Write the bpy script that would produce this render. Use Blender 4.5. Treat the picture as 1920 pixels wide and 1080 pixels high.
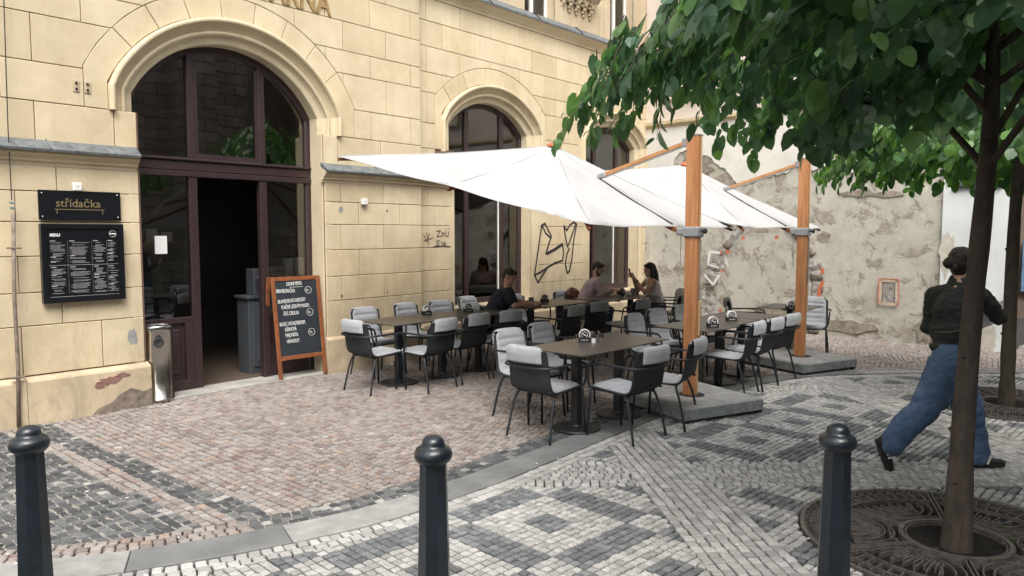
import bpy, bmesh, math, random
import numpy as np
from mathutils import Vector, Matrix, noise as mnoise
R = math.radians
PI = math.pi
for o in list(bpy.data.objects): bpy.data.objects.remove(o)
C = bpy.context.scene.collection
SC = bpy.context.scene
random.seed(7); np.random.seed(7)

# ---------------------------------------------------------------- camera, sky, sun, exposure
FPX, CAMH = 1400.0, 1.8
PITCH = math.atan(105 / 1400)
cam = bpy.data.cameras.new('camera'); cam_o = bpy.data.objects.new('camera', cam); C.objects.link(cam_o)
cam.sensor_width = 36; cam.lens = 36 * FPX / 1920; cam.clip_start = 0.05; cam.clip_end = 400
cam_o.location = (0, 0, CAMH); cam_o.rotation_euler = (PI / 2 - PITCH, 0, 0)
SC.camera = cam_o
SUN_EL, SUN_AZ = R(54), R(172)      # azimuth measured from +Y clockwise
w = bpy.data.worlds.new('World'); SC.world = w; w.use_nodes = True
nt = w.node_tree; nt.nodes.clear()
sky = nt.nodes.new('ShaderNodeTexSky'); sky.sky_type = 'NISHITA'; sky.sun_disc = False
sky.sun_elevation = SUN_EL; sky.sun_rotation = SUN_AZ; sky.air_density = 1.3; sky.dust_density = 6.0; sky.ozone_density = 1.0
hsv = nt.nodes.new('ShaderNodeHueSaturation'); hsv.inputs['Saturation'].default_value = 0.35
bg = nt.nodes.new('ShaderNodeBackground'); bg.inputs['Strength'].default_value = 0.15
ow = nt.nodes.new('ShaderNodeOutputWorld')
nt.links.new(sky.outputs[0], hsv.inputs['Color']); nt.links.new(hsv.outputs[0], bg.inputs[0]); nt.links.new(bg.outputs[0], ow.inputs[0])
sun = bpy.data.lights.new('sun', 'SUN'); sun.energy = 1.1; sun.angle = R(38); sun.color = (1, 0.96, 0.9)
sun_o = bpy.data.objects.new('sun', sun); C.objects.link(sun_o)
sd = Vector((math.sin(SUN_AZ) * math.cos(SUN_EL), math.cos(SUN_AZ) * math.cos(SUN_EL), math.sin(SUN_EL)))
sun_o.rotation_euler = sd.to_track_quat('Z', 'Y').to_euler()
SC.view_settings.view_transform = 'Standard'; SC.view_settings.look = 'None'
SC.view_settings.exposure = 0.9; SC.view_settings.gamma = 1.0; SC.view_settings.use_curve_mapping = False

# ---------------------------------------------------------------- surveying helpers (photo measurements -> metres)
_c, _s = math.cos(PITCH), math.sin(PITCH)
def ray(u, v):
    a = (u - 960) / FPX; b = -(v - 540) / FPX
    return (a, _c + b * _s, -_s + b * _c)
def G(u, v, z=0.0):
    r = ray(u, v); t = (z - CAMH) / r[2]; return Vector((r[0] * t, r[1] * t))
WO = Vector((-4.582, 6.865, 0)); WANG = math.atan2(0.7566861385178394, 0.6537783169966417)
WD = Vector((math.cos(WANG), math.sin(WANG), 0)); WIN = Vector((-math.sin(WANG), math.cos(WANG), 0))
K = 1.0588
def W(u, v, y=0.0):
    """point on the facade plane set y metres (in K units) behind the main face -> (s, z) in facade units"""
    r = Vector(ray(u, v)); n = WIN; o = WO + WIN * (y * K)
    t = o.dot(n) / r.dot(n) if True else 0
    p = r * t - o
    return (p.dot(WD) / K, (CAMH + r.z * t) / K)

# ---------------------------------------------------------------- mesh helpers
class MB:
    def __init__(s, k=1.0): s.v = []; s.f = []; s.m = []; s.a = []; s.k = k; s.mi = 0; s.val = 0.5
    def add(s, vs, fs):
        b = len(s.v); s.v += [tuple(p) for p in vs]
        for f in fs: s.f.append([i + b for i in f]); s.m.append(s.mi); s.a.append(s.val)
        return s
    def box(s, x0, x1, y0, y1, z0, z1, c=0.0):
        if c <= 0:
            vs = [(x, y, z) for z in (z0, z1) for y in (y0, y1) for x in (x0, x1)]
            return s.add(vs, [(0, 2, 3, 1), (4, 5, 7, 6), (0, 1, 5, 4), (1, 3, 7, 5), (3, 2, 6, 7), (2, 0, 4, 6)])
        bm = bmesh.new(); bmesh.ops.create_cube(bm, size=1)
        for v in bm.verts: v.co = Vector(((x0 + x1) / 2 + v.co.x * (x1 - x0), (y0 + y1) / 2 + v.co.y * (y1 - y0), (z0 + z1) / 2 + v.co.z * (z1 - z0)))
        bmesh.ops.bevel(bm, geom=bm.edges[:], offset=c, segments=1, affect='EDGES', profile=0.5)
        bm.verts.index_update(); s.add([v.co[:] for v in bm.verts], [[v.index for v in f.verts] for f in bm.faces]); bm.free(); return s
    def tbox(s, M, sx, sy, sz, c=0.0):
        t = MB(); t.box(-sx / 2, sx / 2, -sy / 2, sy / 2, -sz / 2, sz / 2, c)
        return s.add([M @ Vector(p) for p in t.v], t.f)
    def tube(s, pts, r, n=8, caps=True, closed=False):
        pts = [Vector(p) for p in pts]; rs = r if isinstance(r, (list, tuple)) else [r] * len(pts)
        vs = []; fs = []; N = len(pts)
        d0 = (pts[1] - pts[0]).normalized(); up = Vector((0, 0, 1)) if abs(d0.z) < .9 else Vector((1, 0, 0))
        a = d0.cross(up).normalized()
        for i, p in enumerate(pts):
            if closed: d = (pts[(i + 1) % N] - pts[i - 1]).normalized()
            else: d = (pts[min(i + 1, N - 1)] - pts[max(i - 1, 0)]).normalized()
            a = (a - d * a.dot(d)).normalized(); b = d.cross(a)
            for j in range(n):
                t = 2 * PI * j / n; vs.append(p + (a * math.cos(t) + b * math.sin(t)) * rs[i])
        M = N if closed else N - 1
        for i in range(M):
            for j in range(n):
                k = (j + 1) % n; i2 = (i + 1) % N
                fs.append((i * n + j, i * n + k, i2 * n + k, i2 * n + j))
        if caps and not closed: fs.append(tuple(range(n - 1, -1, -1))); fs.append(tuple((N - 1) * n + j for j in range(n)))
        return s.add(vs, fs)
    def lathe(s, prof, n=24, cx=0, cy=0, axis=None):
        vs = []; fs = []
        for (r, z) in prof:
            for j in range(n):
                t = 2 * PI * j / n; vs.append((cx + r * math.cos(t), cy + r * math.sin(t), z))
        for i in range(len(prof) - 1):
            for j in range(n):
                k = (j + 1) % n; fs.append((i * n + j, i * n + k, (i + 1) * n + k, (i + 1) * n + j))
        if prof[0][0] > 1e-4: fs.append(tuple(range(n - 1, -1, -1)))
        if prof[-1][0] > 1e-4: fs.append(tuple((len(prof) - 1) * n + j for j in range(n)))
        return s.add(vs, fs)
    def sweep(s, path, prof, closed_prof=False):
        """path: list of (point, outward unit vector); prof: list of (outward, -depth) in the facade plane x,z with y = depth"""
        n = len(prof); vs = []; fs = []
        for (p, o) in path:
            for (a, d) in prof: vs.append((p[0] + o[0] * a, d, p[1] + o[1] * a))
        for i in range(len(path) - 1):
            for j in range(n - 1 + (1 if closed_prof else 0)):
                k = (j + 1) % n; fs.append((i * n + j, (i + 1) * n + j, (i + 1) * n + k, i * n + k))
        if closed_prof: fs.append(tuple(range(n))); fs.append(tuple((len(path) - 1) * n + j for j in range(n - 1, -1, -1)))
        return s.add(vs, fs)
    def prism(s, poly, y0, y1, inset=0.0, d=0.0):
        """poly in (x,z); front at y0, back at y1; optional chamfer on the front"""
        n = len(poly); fr = poly
        if inset > 0:
            ins = inset_poly(poly, inset)
            vs = [(x, y0, z) for x, z in ins] + [(x, y0 + d, z) for x, z in poly] + [(x, y1, z) for x, z in poly]
            fs = [tuple(range(n))]
            for a in (0, n):
                for i in range(n): k = (i + 1) % n; fs.append((a + i, a + n + i, a + n + k, a + k))
            fs.append(tuple(range(3 * n - 1, 2 * n - 1, -1)))
        else:
            vs = [(x, y0, z) for x, z in poly] + [(x, y1, z) for x, z in poly]
            fs = [tuple(range(n)), tuple(range(2 * n - 1, n - 1, -1))] + [(i, n + i, n + (i + 1) % n, (i + 1) % n) for i in range(n)]
        return s.add(vs, fs)
    def hprism(s, poly, z0, z1, inset=0.0, d=0.0):
        """poly in (x,y) ccw; top z1, bottom z0"""
        n = len(poly)
        if inset > 0:
            ins = inset_poly(poly, inset)
            vs = [(x, y, z1) for x, y in ins] + [(x, y, z1 - d) for x, y in poly] + [(x, y, z0) for x, y in poly]
            fs = [tuple(range(n))]
            for a in (0, n):
                for i in range(n): k = (i + 1) % n; fs.append((a + i, a + n + i, a + n + k, a + k))
        else:
            vs = [(x, y, z1) for x, y in poly] + [(x, y, z0) for x, y in poly]
            fs = [tuple(range(n))] + [(i, n + i, n + (i + 1) % n, (i + 1) % n) for i in range(n)]
            fs.append(tuple(range(2 * n - 1, n - 1, -1)))
        return s.add(vs, fs)
    def mesh(s, name, mats, smooth=False):
        me = bpy.data.meshes.new(name); me.from_pydata([(x * s.k, y * s.k, z * s.k) for x, y, z in s.v], [], s.f)
        ms = mats if isinstance(mats, (list, tuple)) else [mats]
        for m in ms: me.materials.append(m)
        if len(ms) > 1: me.polygons.foreach_set('material_index', s.m)
        at = me.attributes.new('rnd', 'FLOAT', 'FACE'); at.data.foreach_set('value', s.a)
        if smooth: me.polygons.foreach_set('use_smooth', [True] * len(me.polygons))
        me.update(); return me
    def build(s, name, mats, parent=None, smooth=False, fix=False, loc=None):
        me = s.mesh(name, mats, smooth)
        if fix:
            bm = bmesh.new(); bm.from_mesh(me); bmesh.ops.recalc_face_normals(bm, faces=bm.faces); bm.to_mesh(me); bm.free()
        return link(name, me, parent, loc)
def inset_poly(poly, d):
    n = len(poly); A = sum(poly[i][0] * poly[(i + 1) % n][1] - poly[(i + 1) % n][0] * poly[i][1] for i in range(n)); sg = 1 if A > 0 else -1
    out = []
    for i in range(n):
        p0, p1, p2 = poly[i - 1], poly[i], poly[(i + 1) % n]
        e1 = (p1[0] - p0[0], p1[1] - p0[1]); e2 = (p2[0] - p1[0], p2[1] - p1[1])
        l1 = math.hypot(*e1) or 1e-6; l2 = math.hypot(*e2) or 1e-6
        n1 = (-e1[1] / l1 * sg, e1[0] / l1 * sg); n2 = (-e2[1] / l2 * sg, e2[0] / l2 * sg)
        k = 1 + n1[0] * n2[0] + n1[1] * n2[1]; k = max(k, .4)
        out.append((p1[0] + (n1[0] + n2[0]) * d / k, p1[1] + (n1[1] + n2[1]) * d / k))
    return out
def link(name, data, parent=None, loc=None):
    o = bpy.data.objects.new(name, data); C.objects.link(o)
    if parent: o.parent = parent
    if loc is not None: o.location = loc
    return o
def tag(o, label=None, cat=None, group=None, kind=None):
    if label: o['label'] = label
    if cat: o['category'] = cat
    if group: o['group'] = group
    if kind: o['kind'] = kind
    return o
def thing(name, label, cat, loc=(0, 0, 0), rz=0, group=None):
    o = link(name, None); o.location = loc; o.rotation_euler = (0, 0, rz); o.empty_display_size = .1
    return tag(o, label, cat, group)
def kids(o): return KID.get(o.name, [])
def copy_tree(o, parent=None):
    c = o.copy(); C.objects.link(c); c.parent = parent
    for ch in o.children: copy_tree(ch, c)
    return c
def rotz(a): return Matrix.Rotation(a, 4, 'Z')
def frame(p, zdir, xhint=(0, 0, 1)):
    z = Vector(zdir).normalized(); x = Vector(xhint); x = (x - z * x.dot(z)).normalized(); y = z.cross(x)
    M = Matrix((x, y, z)).transposed().to_4x4(); M.translation = p; return M

def framex(p, xdir, zhint):
    x = Vector(xdir).normalized(); z = Vector(zhint); z = (z - x * z.dot(x)).normalized(); y = z.cross(x)
    M = Matrix((x, y, z)).transposed().to_4x4(); M.translation = p; return M

# ---------------------------------------------------------------- materials
def newmat(name):
    m = bpy.data.materials.new(name); m.use_nodes = True; nt = m.node_tree; b = nt.nodes['Principled BSDF']; return m, nt, b
def nd(nt, t, **kw):
    n = nt.nodes.new(t)
    for k, v in kw.items():
        if k in n.inputs: n.inputs[k].default_value = v
        else: setattr(n, k, v)
    return n
def coords(nt, kind='Object'):
    return nd(nt, 'ShaderNodeTexCoord').outputs[kind]
def noise(nt, co, scale, detail=6, rough=.6, dist=0):
    n = nd(nt, 'ShaderNodeTexNoise', Scale=scale, Detail=detail, Roughness=rough, Distortion=dist); nt.links.new(co, n.inputs['Vector']); return n.outputs['Fac']
def ramp(nt, fac, stops):
    r = nd(nt, 'ShaderNodeValToRGB'); e = r.color_ramp.elements
    while len(e) < len(stops): e.new(0.5)
    for i, (p, c) in enumerate(stops): e[i].position = p; e[i].color = (*c, 1) if len(c) == 3 else c
    nt.links.new(fac, r.inputs[0]); return r.outputs[0]
def mix(nt, f, a, b, mode='MIX'):
    m = nd(nt, 'ShaderNodeMix', data_type='RGBA', blend_type=mode)
    for sock, val in ((m.inputs[0], f), (m.inputs[6], a), (m.inputs[7], b)):
        if isinstance(val, bpy.types.NodeSocket): nt.links.new(val, sock)
        elif isinstance(val, (int, float)): sock.default_value = val
        else: sock.default_value = (*val, 1)
    return m.outputs[2]
def bump(nt, b, h, strength=.3, dist=.01, prev=None):
    n = nd(nt, 'ShaderNodeBump', Strength=strength, Distance=dist); nt.links.new(h, n.inputs['Height'])
    if prev: nt.links.new(prev, n.inputs['Normal'])
    nt.links.new(n.outputs[0], b.inputs['Normal']); return n.outputs[0]
def simple(name, col, rough=.6, metal=0, nscale=8, namt=.18, bscale=60, bstr=.15, spec=.5, bd=.003, coat=0):
    m, nt, b = newmat(name); co = coords(nt)
    f = noise(nt, co, nscale, 6, .65)
    lo = tuple(c * (1 - namt) for c in col); hi = tuple(min(1, c * (1 + namt)) for c in col)
    nt.links.new(ramp(nt, f, [(.3, lo), (.7, hi)]), b.inputs['Base Color'])
    b.inputs['Roughness'].default_value = rough; b.inputs['Metallic'].default_value = metal; b.inputs['Specular IOR Level'].default_value = spec
    if coat: b.inputs['Coat Weight'].default_value = coat; b.inputs['Coat Roughness'].default_value = .15
    if bstr: bump(nt, b, noise(nt, co, bscale, 4, .6), bstr, bd)
    return m
def attr(nt, name='rnd'): return nd(nt, 'ShaderNodeAttribute', attribute_name=name).outputs['Fac']

def stucco(name, base, dirt=(.30, .24, .17), lowdirt=True):
    m, nt, b = newmat(name); co = coords(nt)
    big = noise(nt, co, .9, 5, .6, .3); mid = noise(nt, co, 5, 8, .7, .4); fine = noise(nt, co, 70, 6, .7)
    c = mix(nt, ramp(nt, big, [(.35, (0, 0, 0)), (.72, (1, 1, 1))]), base, tuple(x * y for x, y in zip(base, (.78, .75, .72))))
    c = mix(nt, ramp(nt, mid, [(.45, (0, 0, 0)), (.85, (.75, .75, .75))]), c, tuple(x * y for x, y in zip(base, (1.08, 1.1, 1.16))))
    blk = attr(nt)
    c = mix(nt, 1.0, c, ramp(nt, blk, [(0, (.90, .88, .85)), (.5, (1, 1, 1)), (1, (1.0, .97, .93))]), 'MULTIPLY')
    # worn, water-marked blotches that thin out with height
    sx = nd(nt, 'ShaderNodeSeparateXYZ'); nt.links.new(co, sx.inputs[0])
    st = nd(nt, 'ShaderNodeTexNoise', Scale=3.2, Detail=8, Roughness=.75, Distortion=.8); mp = nd(nt, 'ShaderNodeMapping'); mp.inputs['Scale'].default_value = (1, 1, .45)
    nt.links.new(co, mp.inputs[0]); nt.links.new(mp.outputs[0], st.inputs['Vector'])
    mr = nd(nt, 'ShaderNodeMapRange'); mr.inputs['From Min'].default_value = 2.2; mr.inputs['From Max'].default_value = 0.0; nt.links.new(sx.outputs[2], mr.inputs['Value'])
    mul = nd(nt, 'ShaderNodeMath', operation='MULTIPLY'); nt.links.new(mr.outputs[0], mul.inputs[0]); nt.links.new(ramp(nt, st.outputs[0], [(.42, (0, 0, 0)), (.78, (1, 1, 1))]), mul.inputs[1])
    c = mix(nt, mul.outputs[0], c, dirt)
    c = mix(nt, ramp(nt, noise(nt, co, 24, 6, .8, .5), [(.66, (0, 0, 0)), (.82, (.45, .45, .45))]), c, dirt)
    rs = nd(nt, 'ShaderNodeTexNoise', Scale=1.0, Detail=6, Roughness=.7, Distortion=.3); m2 = nd(nt, 'ShaderNodeMapping'); m2.inputs['Scale'].default_value = (3.5, 3.5, .45); nt.links.new(co, m2.inputs[0]); nt.links.new(m2.outputs[0], rs.inputs['Vector'])
    c = mix(nt, 1.0, c, ramp(nt, rs.outputs[0], [(.34, (.93, .92, .905)), (.55, (1.0, 1.0, 1.0))]), 'MULTIPLY')
    nt.links.new(c, b.inputs['Base Color']); b.inputs['Roughness'].default_value = .9; b.inputs['Specular IOR Level'].default_value = .2
    p = bump(nt, b, mid, .35, .012); bump(nt, b, fine, .35, .003, p)
    return m
M = {}
M['stucco'] = stucco('ochre_render', (.67, .575, .40))
M['plinth'] = stucco('plinth_render', (.60, .50, .345), (.27, .22, .17))
M['stucco_pale'] = stucco('pale_render', (.56, .47, .33))
M['joint'] = simple('joint_render', (.15, .09, .07), .95, nscale=10)
M['metal_flash'] = simple('zinc_flashing', (.17, .19, .20), .5, .35, nscale=14, namt=.45, bscale=20, bstr=.25)
M['frame_wood'] = simple('brown_frame_paint', (.036, .020, .022), .42, nscale=20, namt=.25, bscale=60, bstr=.15)
M['white_frame'] = simple('white_frame_paint', (.75, .74, .70), .5)
M['black_frame'] = simple('powder_black', (.018, .022, .028), .42, nscale=40, bscale=300, bstr=.1)
M['bollard'] = simple('bollard_paint', (.007, .012, .018), .36, nscale=9, namt=.5, bscale=70, bstr=.45, coat=.35, bd=.004)
M['sling'] = simple('sling_mesh', (.03, .034, .042), .7, bscale=900, bstr=.5)
M['galv'] = simple('galvanised', (.33, .36, .37), .5, .6, nscale=15, namt=.35)
M['grey_metal'] = simple('grey_metal', (.36, .38, .39), .4, .6, nscale=12)
M['slab'] = simple('concrete_slab', (.28, .28, .27), .85, nscale=6, namt=.25, bscale=120, bstr=.4)
M['granite'] = simple('granite_kerb', (.165, .17, .17), .7, nscale=3, namt=.28, bscale=160, bstr=.4)
M['threshold'] = simple('threshold_stone', (.36, .345, .32), .75, nscale=4, namt=.3, bscale=80, bstr=.3)
M['white_plastic'] = simple('white_plastic', (.72, .71, .69), .4, nscale=5, namt=.04, bstr=0)
M['paper'] = simple('paper', (.78, .78, .77), .8, nscale=5, namt=.04, bstr=0)
M['board_black'] = simple('black_board', (.006, .007, .010), .32, nscale=3, namt=.2, bstr=.02)
M['chalk_board'] = simple('chalk_board', (.020, .026, .034), .6, nscale=6, namt=.35, bstr=.05)
M['chalk'] = simple('chalk', (.75, .75, .73), .9, nscale=60, namt=.2, bstr=0)
M['gold'] = simple('gold_letter', (.55, .42, .22), .35, .7, bstr=0)
M['carved'] = simple('gilded_letter', (.36, .24, .10), .5, .2, nscale=30, namt=.4)
M['board_wood'] = simple('board_wood', (.22, .075, .028), .5, nscale=14, namt=.4, bscale=60, bstr=.2)
M['hpl'] = simple('table_laminate', (.070, .060, .054), .34, nscale=30, namt=.3, bscale=500, bstr=.08, spec=.6)
M['table_edge'] = simple('table_edge', (.02, .02, .02), .5)
M['rubber'] = simple('rubber', (.02, .02, .022), .8)
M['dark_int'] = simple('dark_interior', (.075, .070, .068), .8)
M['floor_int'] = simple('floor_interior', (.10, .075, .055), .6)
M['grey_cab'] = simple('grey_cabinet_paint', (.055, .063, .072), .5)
M['iron'] = simple('cast_iron', (.13, .115, .105), .55, .3, nscale=20, namt=.5, bscale=120, bstr=.4)
M['soil'] = simple('soil', (.03, .026, .023), .95, nscale=30, namt=.5, bscale=60, bstr=.6)
M['rust_brown'] = simple('weathered_pipe', (.20, .16, .13), .7, .2, nscale=18, namt=.4, bscale=50)
M['spray'] = simple('spray_paint', (.03, .025, .03), .6, nscale=30, namt=.6, bstr=0)
M['tape_orange'] = simple('orange_tape', (.56, .15, .07), .5)
M['tape_tan'] = simple('tan_tape', (.52, .42, .32), .5)
M['orange_cap'] = simple('terracotta_cap', (.55, .12, .05), .5)
M['leather'] = simple('brown_leather', (.12, .045, .025), .5)
M['skin'] = simple('skin', (.42, .235, .165), .55, nscale=12, namt=.12, bstr=.05)
M['skin_pale'] = simple('skin_pale', (.50, .31, .235), .55, nscale=12, namt=.12, bstr=.05)
M['hair'] = simple('dark_hair', (.020, .013, .010), .5, nscale=50, namt=.6, bscale=120, bstr=.7, bd=.01)
M['tee'] = simple('navy_tee', (.008, .010, .020), .85, bscale=30, bstr=.4, bd=.01)
M['sweat'] = simple('lilac_sweatshirt', (.42, .33, .34), .9, bscale=25, bstr=.4, bd=.01)
M['tank'] = simple('white_top', (.66, .65, .68), .85, bscale=25, bstr=.3, bd=.01)
M['jacket'] = simple('dark_jacket', (.020, .024, .022), .8, nscale=6, namt=.4, bscale=14, bstr=.7, bd=.02)
M['trouser_dark'] = simple('dark_trousers', (.020, .026, .040), .85, bscale=14, bstr=.5, bd=.02)
M['shoe'] = simple('black_shoe', (.012, .012, .013), .45)
M['shoe_white'] = simple('white_stripe', (.7, .7, .68), .5, bstr=0)
M['sole'] = simple('dark_sole', (.020, .015, .013), .7)
M['phone'] = simple('phone', (.008, .008, .009), .25, bstr=0)
M['cotton'] = simple('yellow_cloth', (.55, .42, .16), .9)
M['tote'] = simple('cream_canvas', (.55, .50, .40), .9, bscale=30, bstr=.4, bd=.01)
M['poster_blue'] = simple('poster', (.12, .22, .34), .5, nscale=3, namt=.6)
M['far_stone'] = simple('far_stone', (.17, .13, .10), .9, nscale=2, namt=.4)
M['pink_wall'] = simple('pinkish_render', (.63, .56, .49), .9, nscale=1.5, namt=.10, bscale=40, bstr=.2)
M['salt'] = simple('salt', (.7, .7, .7), .3, bstr=0)
M['pepper'] = simple('pepper', (.12, .10, .085), .4, nscale=200, namt=.6, bstr=0)
# jeans
m, nt, b = newmat('denim'); co = coords(nt); f = noise(nt, co, 5, 6, .6)
nt.links.new(ramp(nt, f, [(.3, (.04, .072, .135)), (.55, (.075, .13, .23)), (.75, (.14, .21, .33))]), b.inputs['Base Color'])
b.inputs['Roughness'].default_value = .9; p = bump(nt, b, noise(nt, co, 12, 4, .6, 1.5), .7, .03); bump(nt, b, noise(nt, co, 400, 2), .3, .001, p); M['denim'] = m
# steel
m, nt, b = newmat('brushed_steel'); co = coords(nt); b.inputs['Metallic'].default_value = 1; b.inputs['Base Color'].default_value = (.55, .53, .50, 1)
nt.links.new(ramp(nt, noise(nt, co, 6, 6, .7), [(.3, (.12, .12, .12)), (.8, (.34, .34, .34))]), b.inputs['Roughness']); bump(nt, b, noise(nt, co, 9, 3), .12, .01); M['steel'] = m
# cushion
m, nt, b = newmat('grey_cushion_cloth'); co = coords(nt)
nt.links.new(ramp(nt, noise(nt, co, 9, 6, .7), [(.3, (.30, .315, .335)), (.7, (.385, .40, .42))]), b.inputs['Base Color'])
b.inputs['Roughness'].default_value = .95; b.inputs['Sheen Weight'].default_value = .3; p = bump(nt, b, noise(nt, co, 18, 3, .6), .35, .01); bump(nt, b, noise(nt, co, 700, 2), .4, .001, p); M['cushion'] = m
# wood
def woodmat(name, c0, c1, sc=(28, 28, 1.2)):
    m, nt, b = newmat(name); co = coords(nt); mp = nd(nt, 'ShaderNodeMapping'); mp.inputs['Scale'].default_value = sc; nt.links.new(co, mp.inputs[0])
    f = noise(nt, mp.outputs[0], 1.0, 8, .6, 1.2); g = noise(nt, mp.outputs[0], 5, 4, .6)
    c = ramp(nt, f, [(.3, c0), (.5, tuple((a + b_) / 2 for a, b_ in zip(c0, c1))), (.7, c1)])
    c = mix(nt, ramp(nt, g, [(.4, (0, 0, 0)), (.8, (.4, .4, .4))]), c, tuple(x * .5 for x in c0))
    nt.links.new(c, b.inputs['Base Color']); b.inputs['Roughness'].default_value = .45; bump(nt, b, g, .12, .002); return m
M['pole_wood'] = woodmat('oiled_hardwood', (.33, .125, .045), (.56, .27, .115))
M['pole_wood_x'] = woodmat('oiled_hardwood_arm', (.36, .16, .06), (.58, .30, .13), (1.2, 28, 28))
M['pole_pale'] = woodmat('pale_wood', (.48, .31, .15), (.62, .43, .24))
# canopy fabric
m, nt, b = newmat('white_canopy_cloth'); co = coords(nt)
nt.links.new(ramp(nt, noise(nt, co, 1.6, 6, .7), [(.3, (.42, .42, .42)), (.7, (.50, .50, .50))]), b.inputs['Base Color']); b.inputs['Roughness'].default_value = .9
p = bump(nt, b, noise(nt, co, 1.8, 4, .5, .6), .35, .06); bump(nt, b, noise(nt, co, 500, 2), .2, .001, p)
tr = nd(nt, 'ShaderNodeBsdfTranslucent', Color=(.55, .55, .54, 1)); mx = nd(nt, 'ShaderNodeMixShader'); mx.inputs[0].default_value = .12
nt.links.new(b.outputs[0], mx.inputs[1]); nt.links.new(tr.outputs[0], mx.inputs[2]); nt.links.new(mx.outputs[0], nt.nodes['Material Output'].inputs[0]); M['canopy'] = m
# glass
def glass(name, tint, base=.04):
    m, nt, b = newmat(name); nt.nodes.remove(b)
    fr = nd(nt, 'ShaderNodeFresnel', IOR=1.5); t = nd(nt, 'ShaderNodeBsdfTransparent', Color=(*tint, 1)); g = nd(nt, 'ShaderNodeBsdfGlossy', Roughness=.015)
    co = coords(nt); bp = nd(nt, 'ShaderNodeBump', Strength=.06, Distance=.03); nt.links.new(noise(nt, co, 1.3, 2, .5), bp.inputs['Height']); nt.links.new(bp.outputs[0], g.inputs['Normal'])
    mt = nd(nt, 'ShaderNodeMath', operation='MULTIPLY_ADD'); mt.inputs[1].default_value = 2.0; mt.inputs[2].default_value = base; nt.links.new(fr.outputs[0], mt.inputs[0])
    mx = nd(nt, 'ShaderNodeMixShader'); nt.links.new(mt.outputs[0], mx.inputs[0]); nt.links.new(t.outputs[0], mx.inputs[1]); nt.links.new(g.outputs[0], mx.inputs[2])
    nt.links.new(mx.outputs[0], nt.nodes['Material Output'].inputs[0]); return m
M['glass'] = glass('window_glass', (.86, .89, .89)); M['clear'] = glass('clear_glass', (.9, .92, .92), .02)
# plastic sheet
m, nt, b = newmat('clear_plastic_sheet'); co = coords(nt); b.inputs['Base Color'].default_value = (.75, .75, .75, 1); b.inputs['Roughness'].default_value = .18
nz = noise(nt, co, 7, 5, .7, 1.5); bump(nt, b, nz, 1, .04)
t = nd(nt, 'ShaderNodeBsdfTransparent'); mx = nd(nt, 'ShaderNodeMixShader'); nt.links.new(ramp(nt, nz, [(.35, (.12, .12, .12)), (.7, (.5, .5, .5))]), mx.inputs[0])
nt.links.new(t.outputs[0], mx.inputs[1]); nt.links.new(b.outputs[0], mx.inputs[2]); nt.links.new(mx.outputs[0], nt.nodes['Material Output'].inputs[0]); M['plastic'] = m
# setts
def sett(name, stops, rough=.75):
    m, nt, b = newmat(name); co = coords(nt)
    c = ramp(nt, attr(nt), stops); f = noise(nt, co, 45, 5, .7); g = noise(nt, co, .8, 5, .6)
    c = mix(nt, 1.0, c, ramp(nt, f, [(.25, (.72, .72, .72)), (.7, (1.12, 1.12, 1.12))]), 'MULTIPLY')
    c = mix(nt, 1.0, c, ramp(nt, g, [(.3, (.80, .79, .78)), (.65, (1.05, 1.05, 1.05))]), 'MULTIPLY')
    nt.links.new(c, b.inputs['Base Color']); b.inputs['Roughness'].default_value = rough; bump(nt, b, noise(nt, co, 90, 5, .7), .35, .003); return m
M['sett_light'] = sett('light_sett', [(0, (.31, .31, .30)), (.3, (.375, .372, .36)), (.7, (.44, .435, .42)), (1, (.51, .505, .49))])
M['sett_dark'] = sett('dark_sett', [(0, (.12, .13, .135)), (.5, (.16, .172, .178)), (1, (.22, .232, .238))])
M['sett_black'] = sett('black_sett', [(0, (.045, .048, .052)), (.6, (.095, .10, .105)), (.93, (.16, .165, .165)), (.98, (.34, .33, .31)), (1, (.42, .41, .38))])
M['sett_pink'] = sett('pink_sett', [(0, (.20, .17, .155)), (.25, (.255, .222, .205)), (.5, (.30, .262, .24)), (.72, (.34, .31, .288)), (.84, (.27, .265, .255)), (.92, (.34, .265, .215)), (.97, (.20, .14, .132)), (1, (.43, .405, .38))])
M['mortar'] = simple('pale_joint_mortar', (.26, .25, .22), .95, nscale=14, namt=.4)
M['sand'] = simple('joint_sand', (.040, .037, .033), .95, nscale=12, namt=.4, bscale=80, bstr=.6)
# foliage
def leafmat(name, c0, c1, c2):
    m, nt, b = newmat(name); c = ramp(nt, attr(nt), [(0, c0), (.6, c1), (1, c2)])
    nt.links.new(c, b.inputs['Base Color']); b.inputs['Roughness'].default_value = .42; b.inputs['Specular IOR Level'].default_value = .7
    co = coords(nt); bump(nt, b, noise(nt, co, 60, 3), .4, .004)
    t = nd(nt, 'ShaderNodeBsdfTranslucent'); nt.links.new(mix(nt, 1.0, c, (1.5, 1.8, .75), 'MULTIPLY'), t.inputs[0]); mx = nd(nt, 'ShaderNodeMixShader'); mx.inputs[0].default_value = .38
    nt.links.new(b.outputs[0], mx.inputs[1]); nt.links.new(t.outputs[0], mx.inputs[2]); nt.links.new(mx.outputs[0], nt.nodes['Material Output'].inputs[0]); return m
M['leaf'] = leafmat('leaf', (.055, .115, .072), (.100, .190, .122), (.15, .27, .10))
M['leaf2'] = leafmat('leaf_bright', (.035, .095, .030), (.065, .16, .045), (.13, .27, .05))
m, nt, b = newmat('bark'); co = coords(nt); mp = nd(nt, 'ShaderNodeMapping'); mp.inputs['Scale'].default_value = (14, 14, 5); nt.links.new(co, mp.inputs[0]); f = noise(nt, mp.outputs[0], 1, 8, .7, .5)
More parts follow.
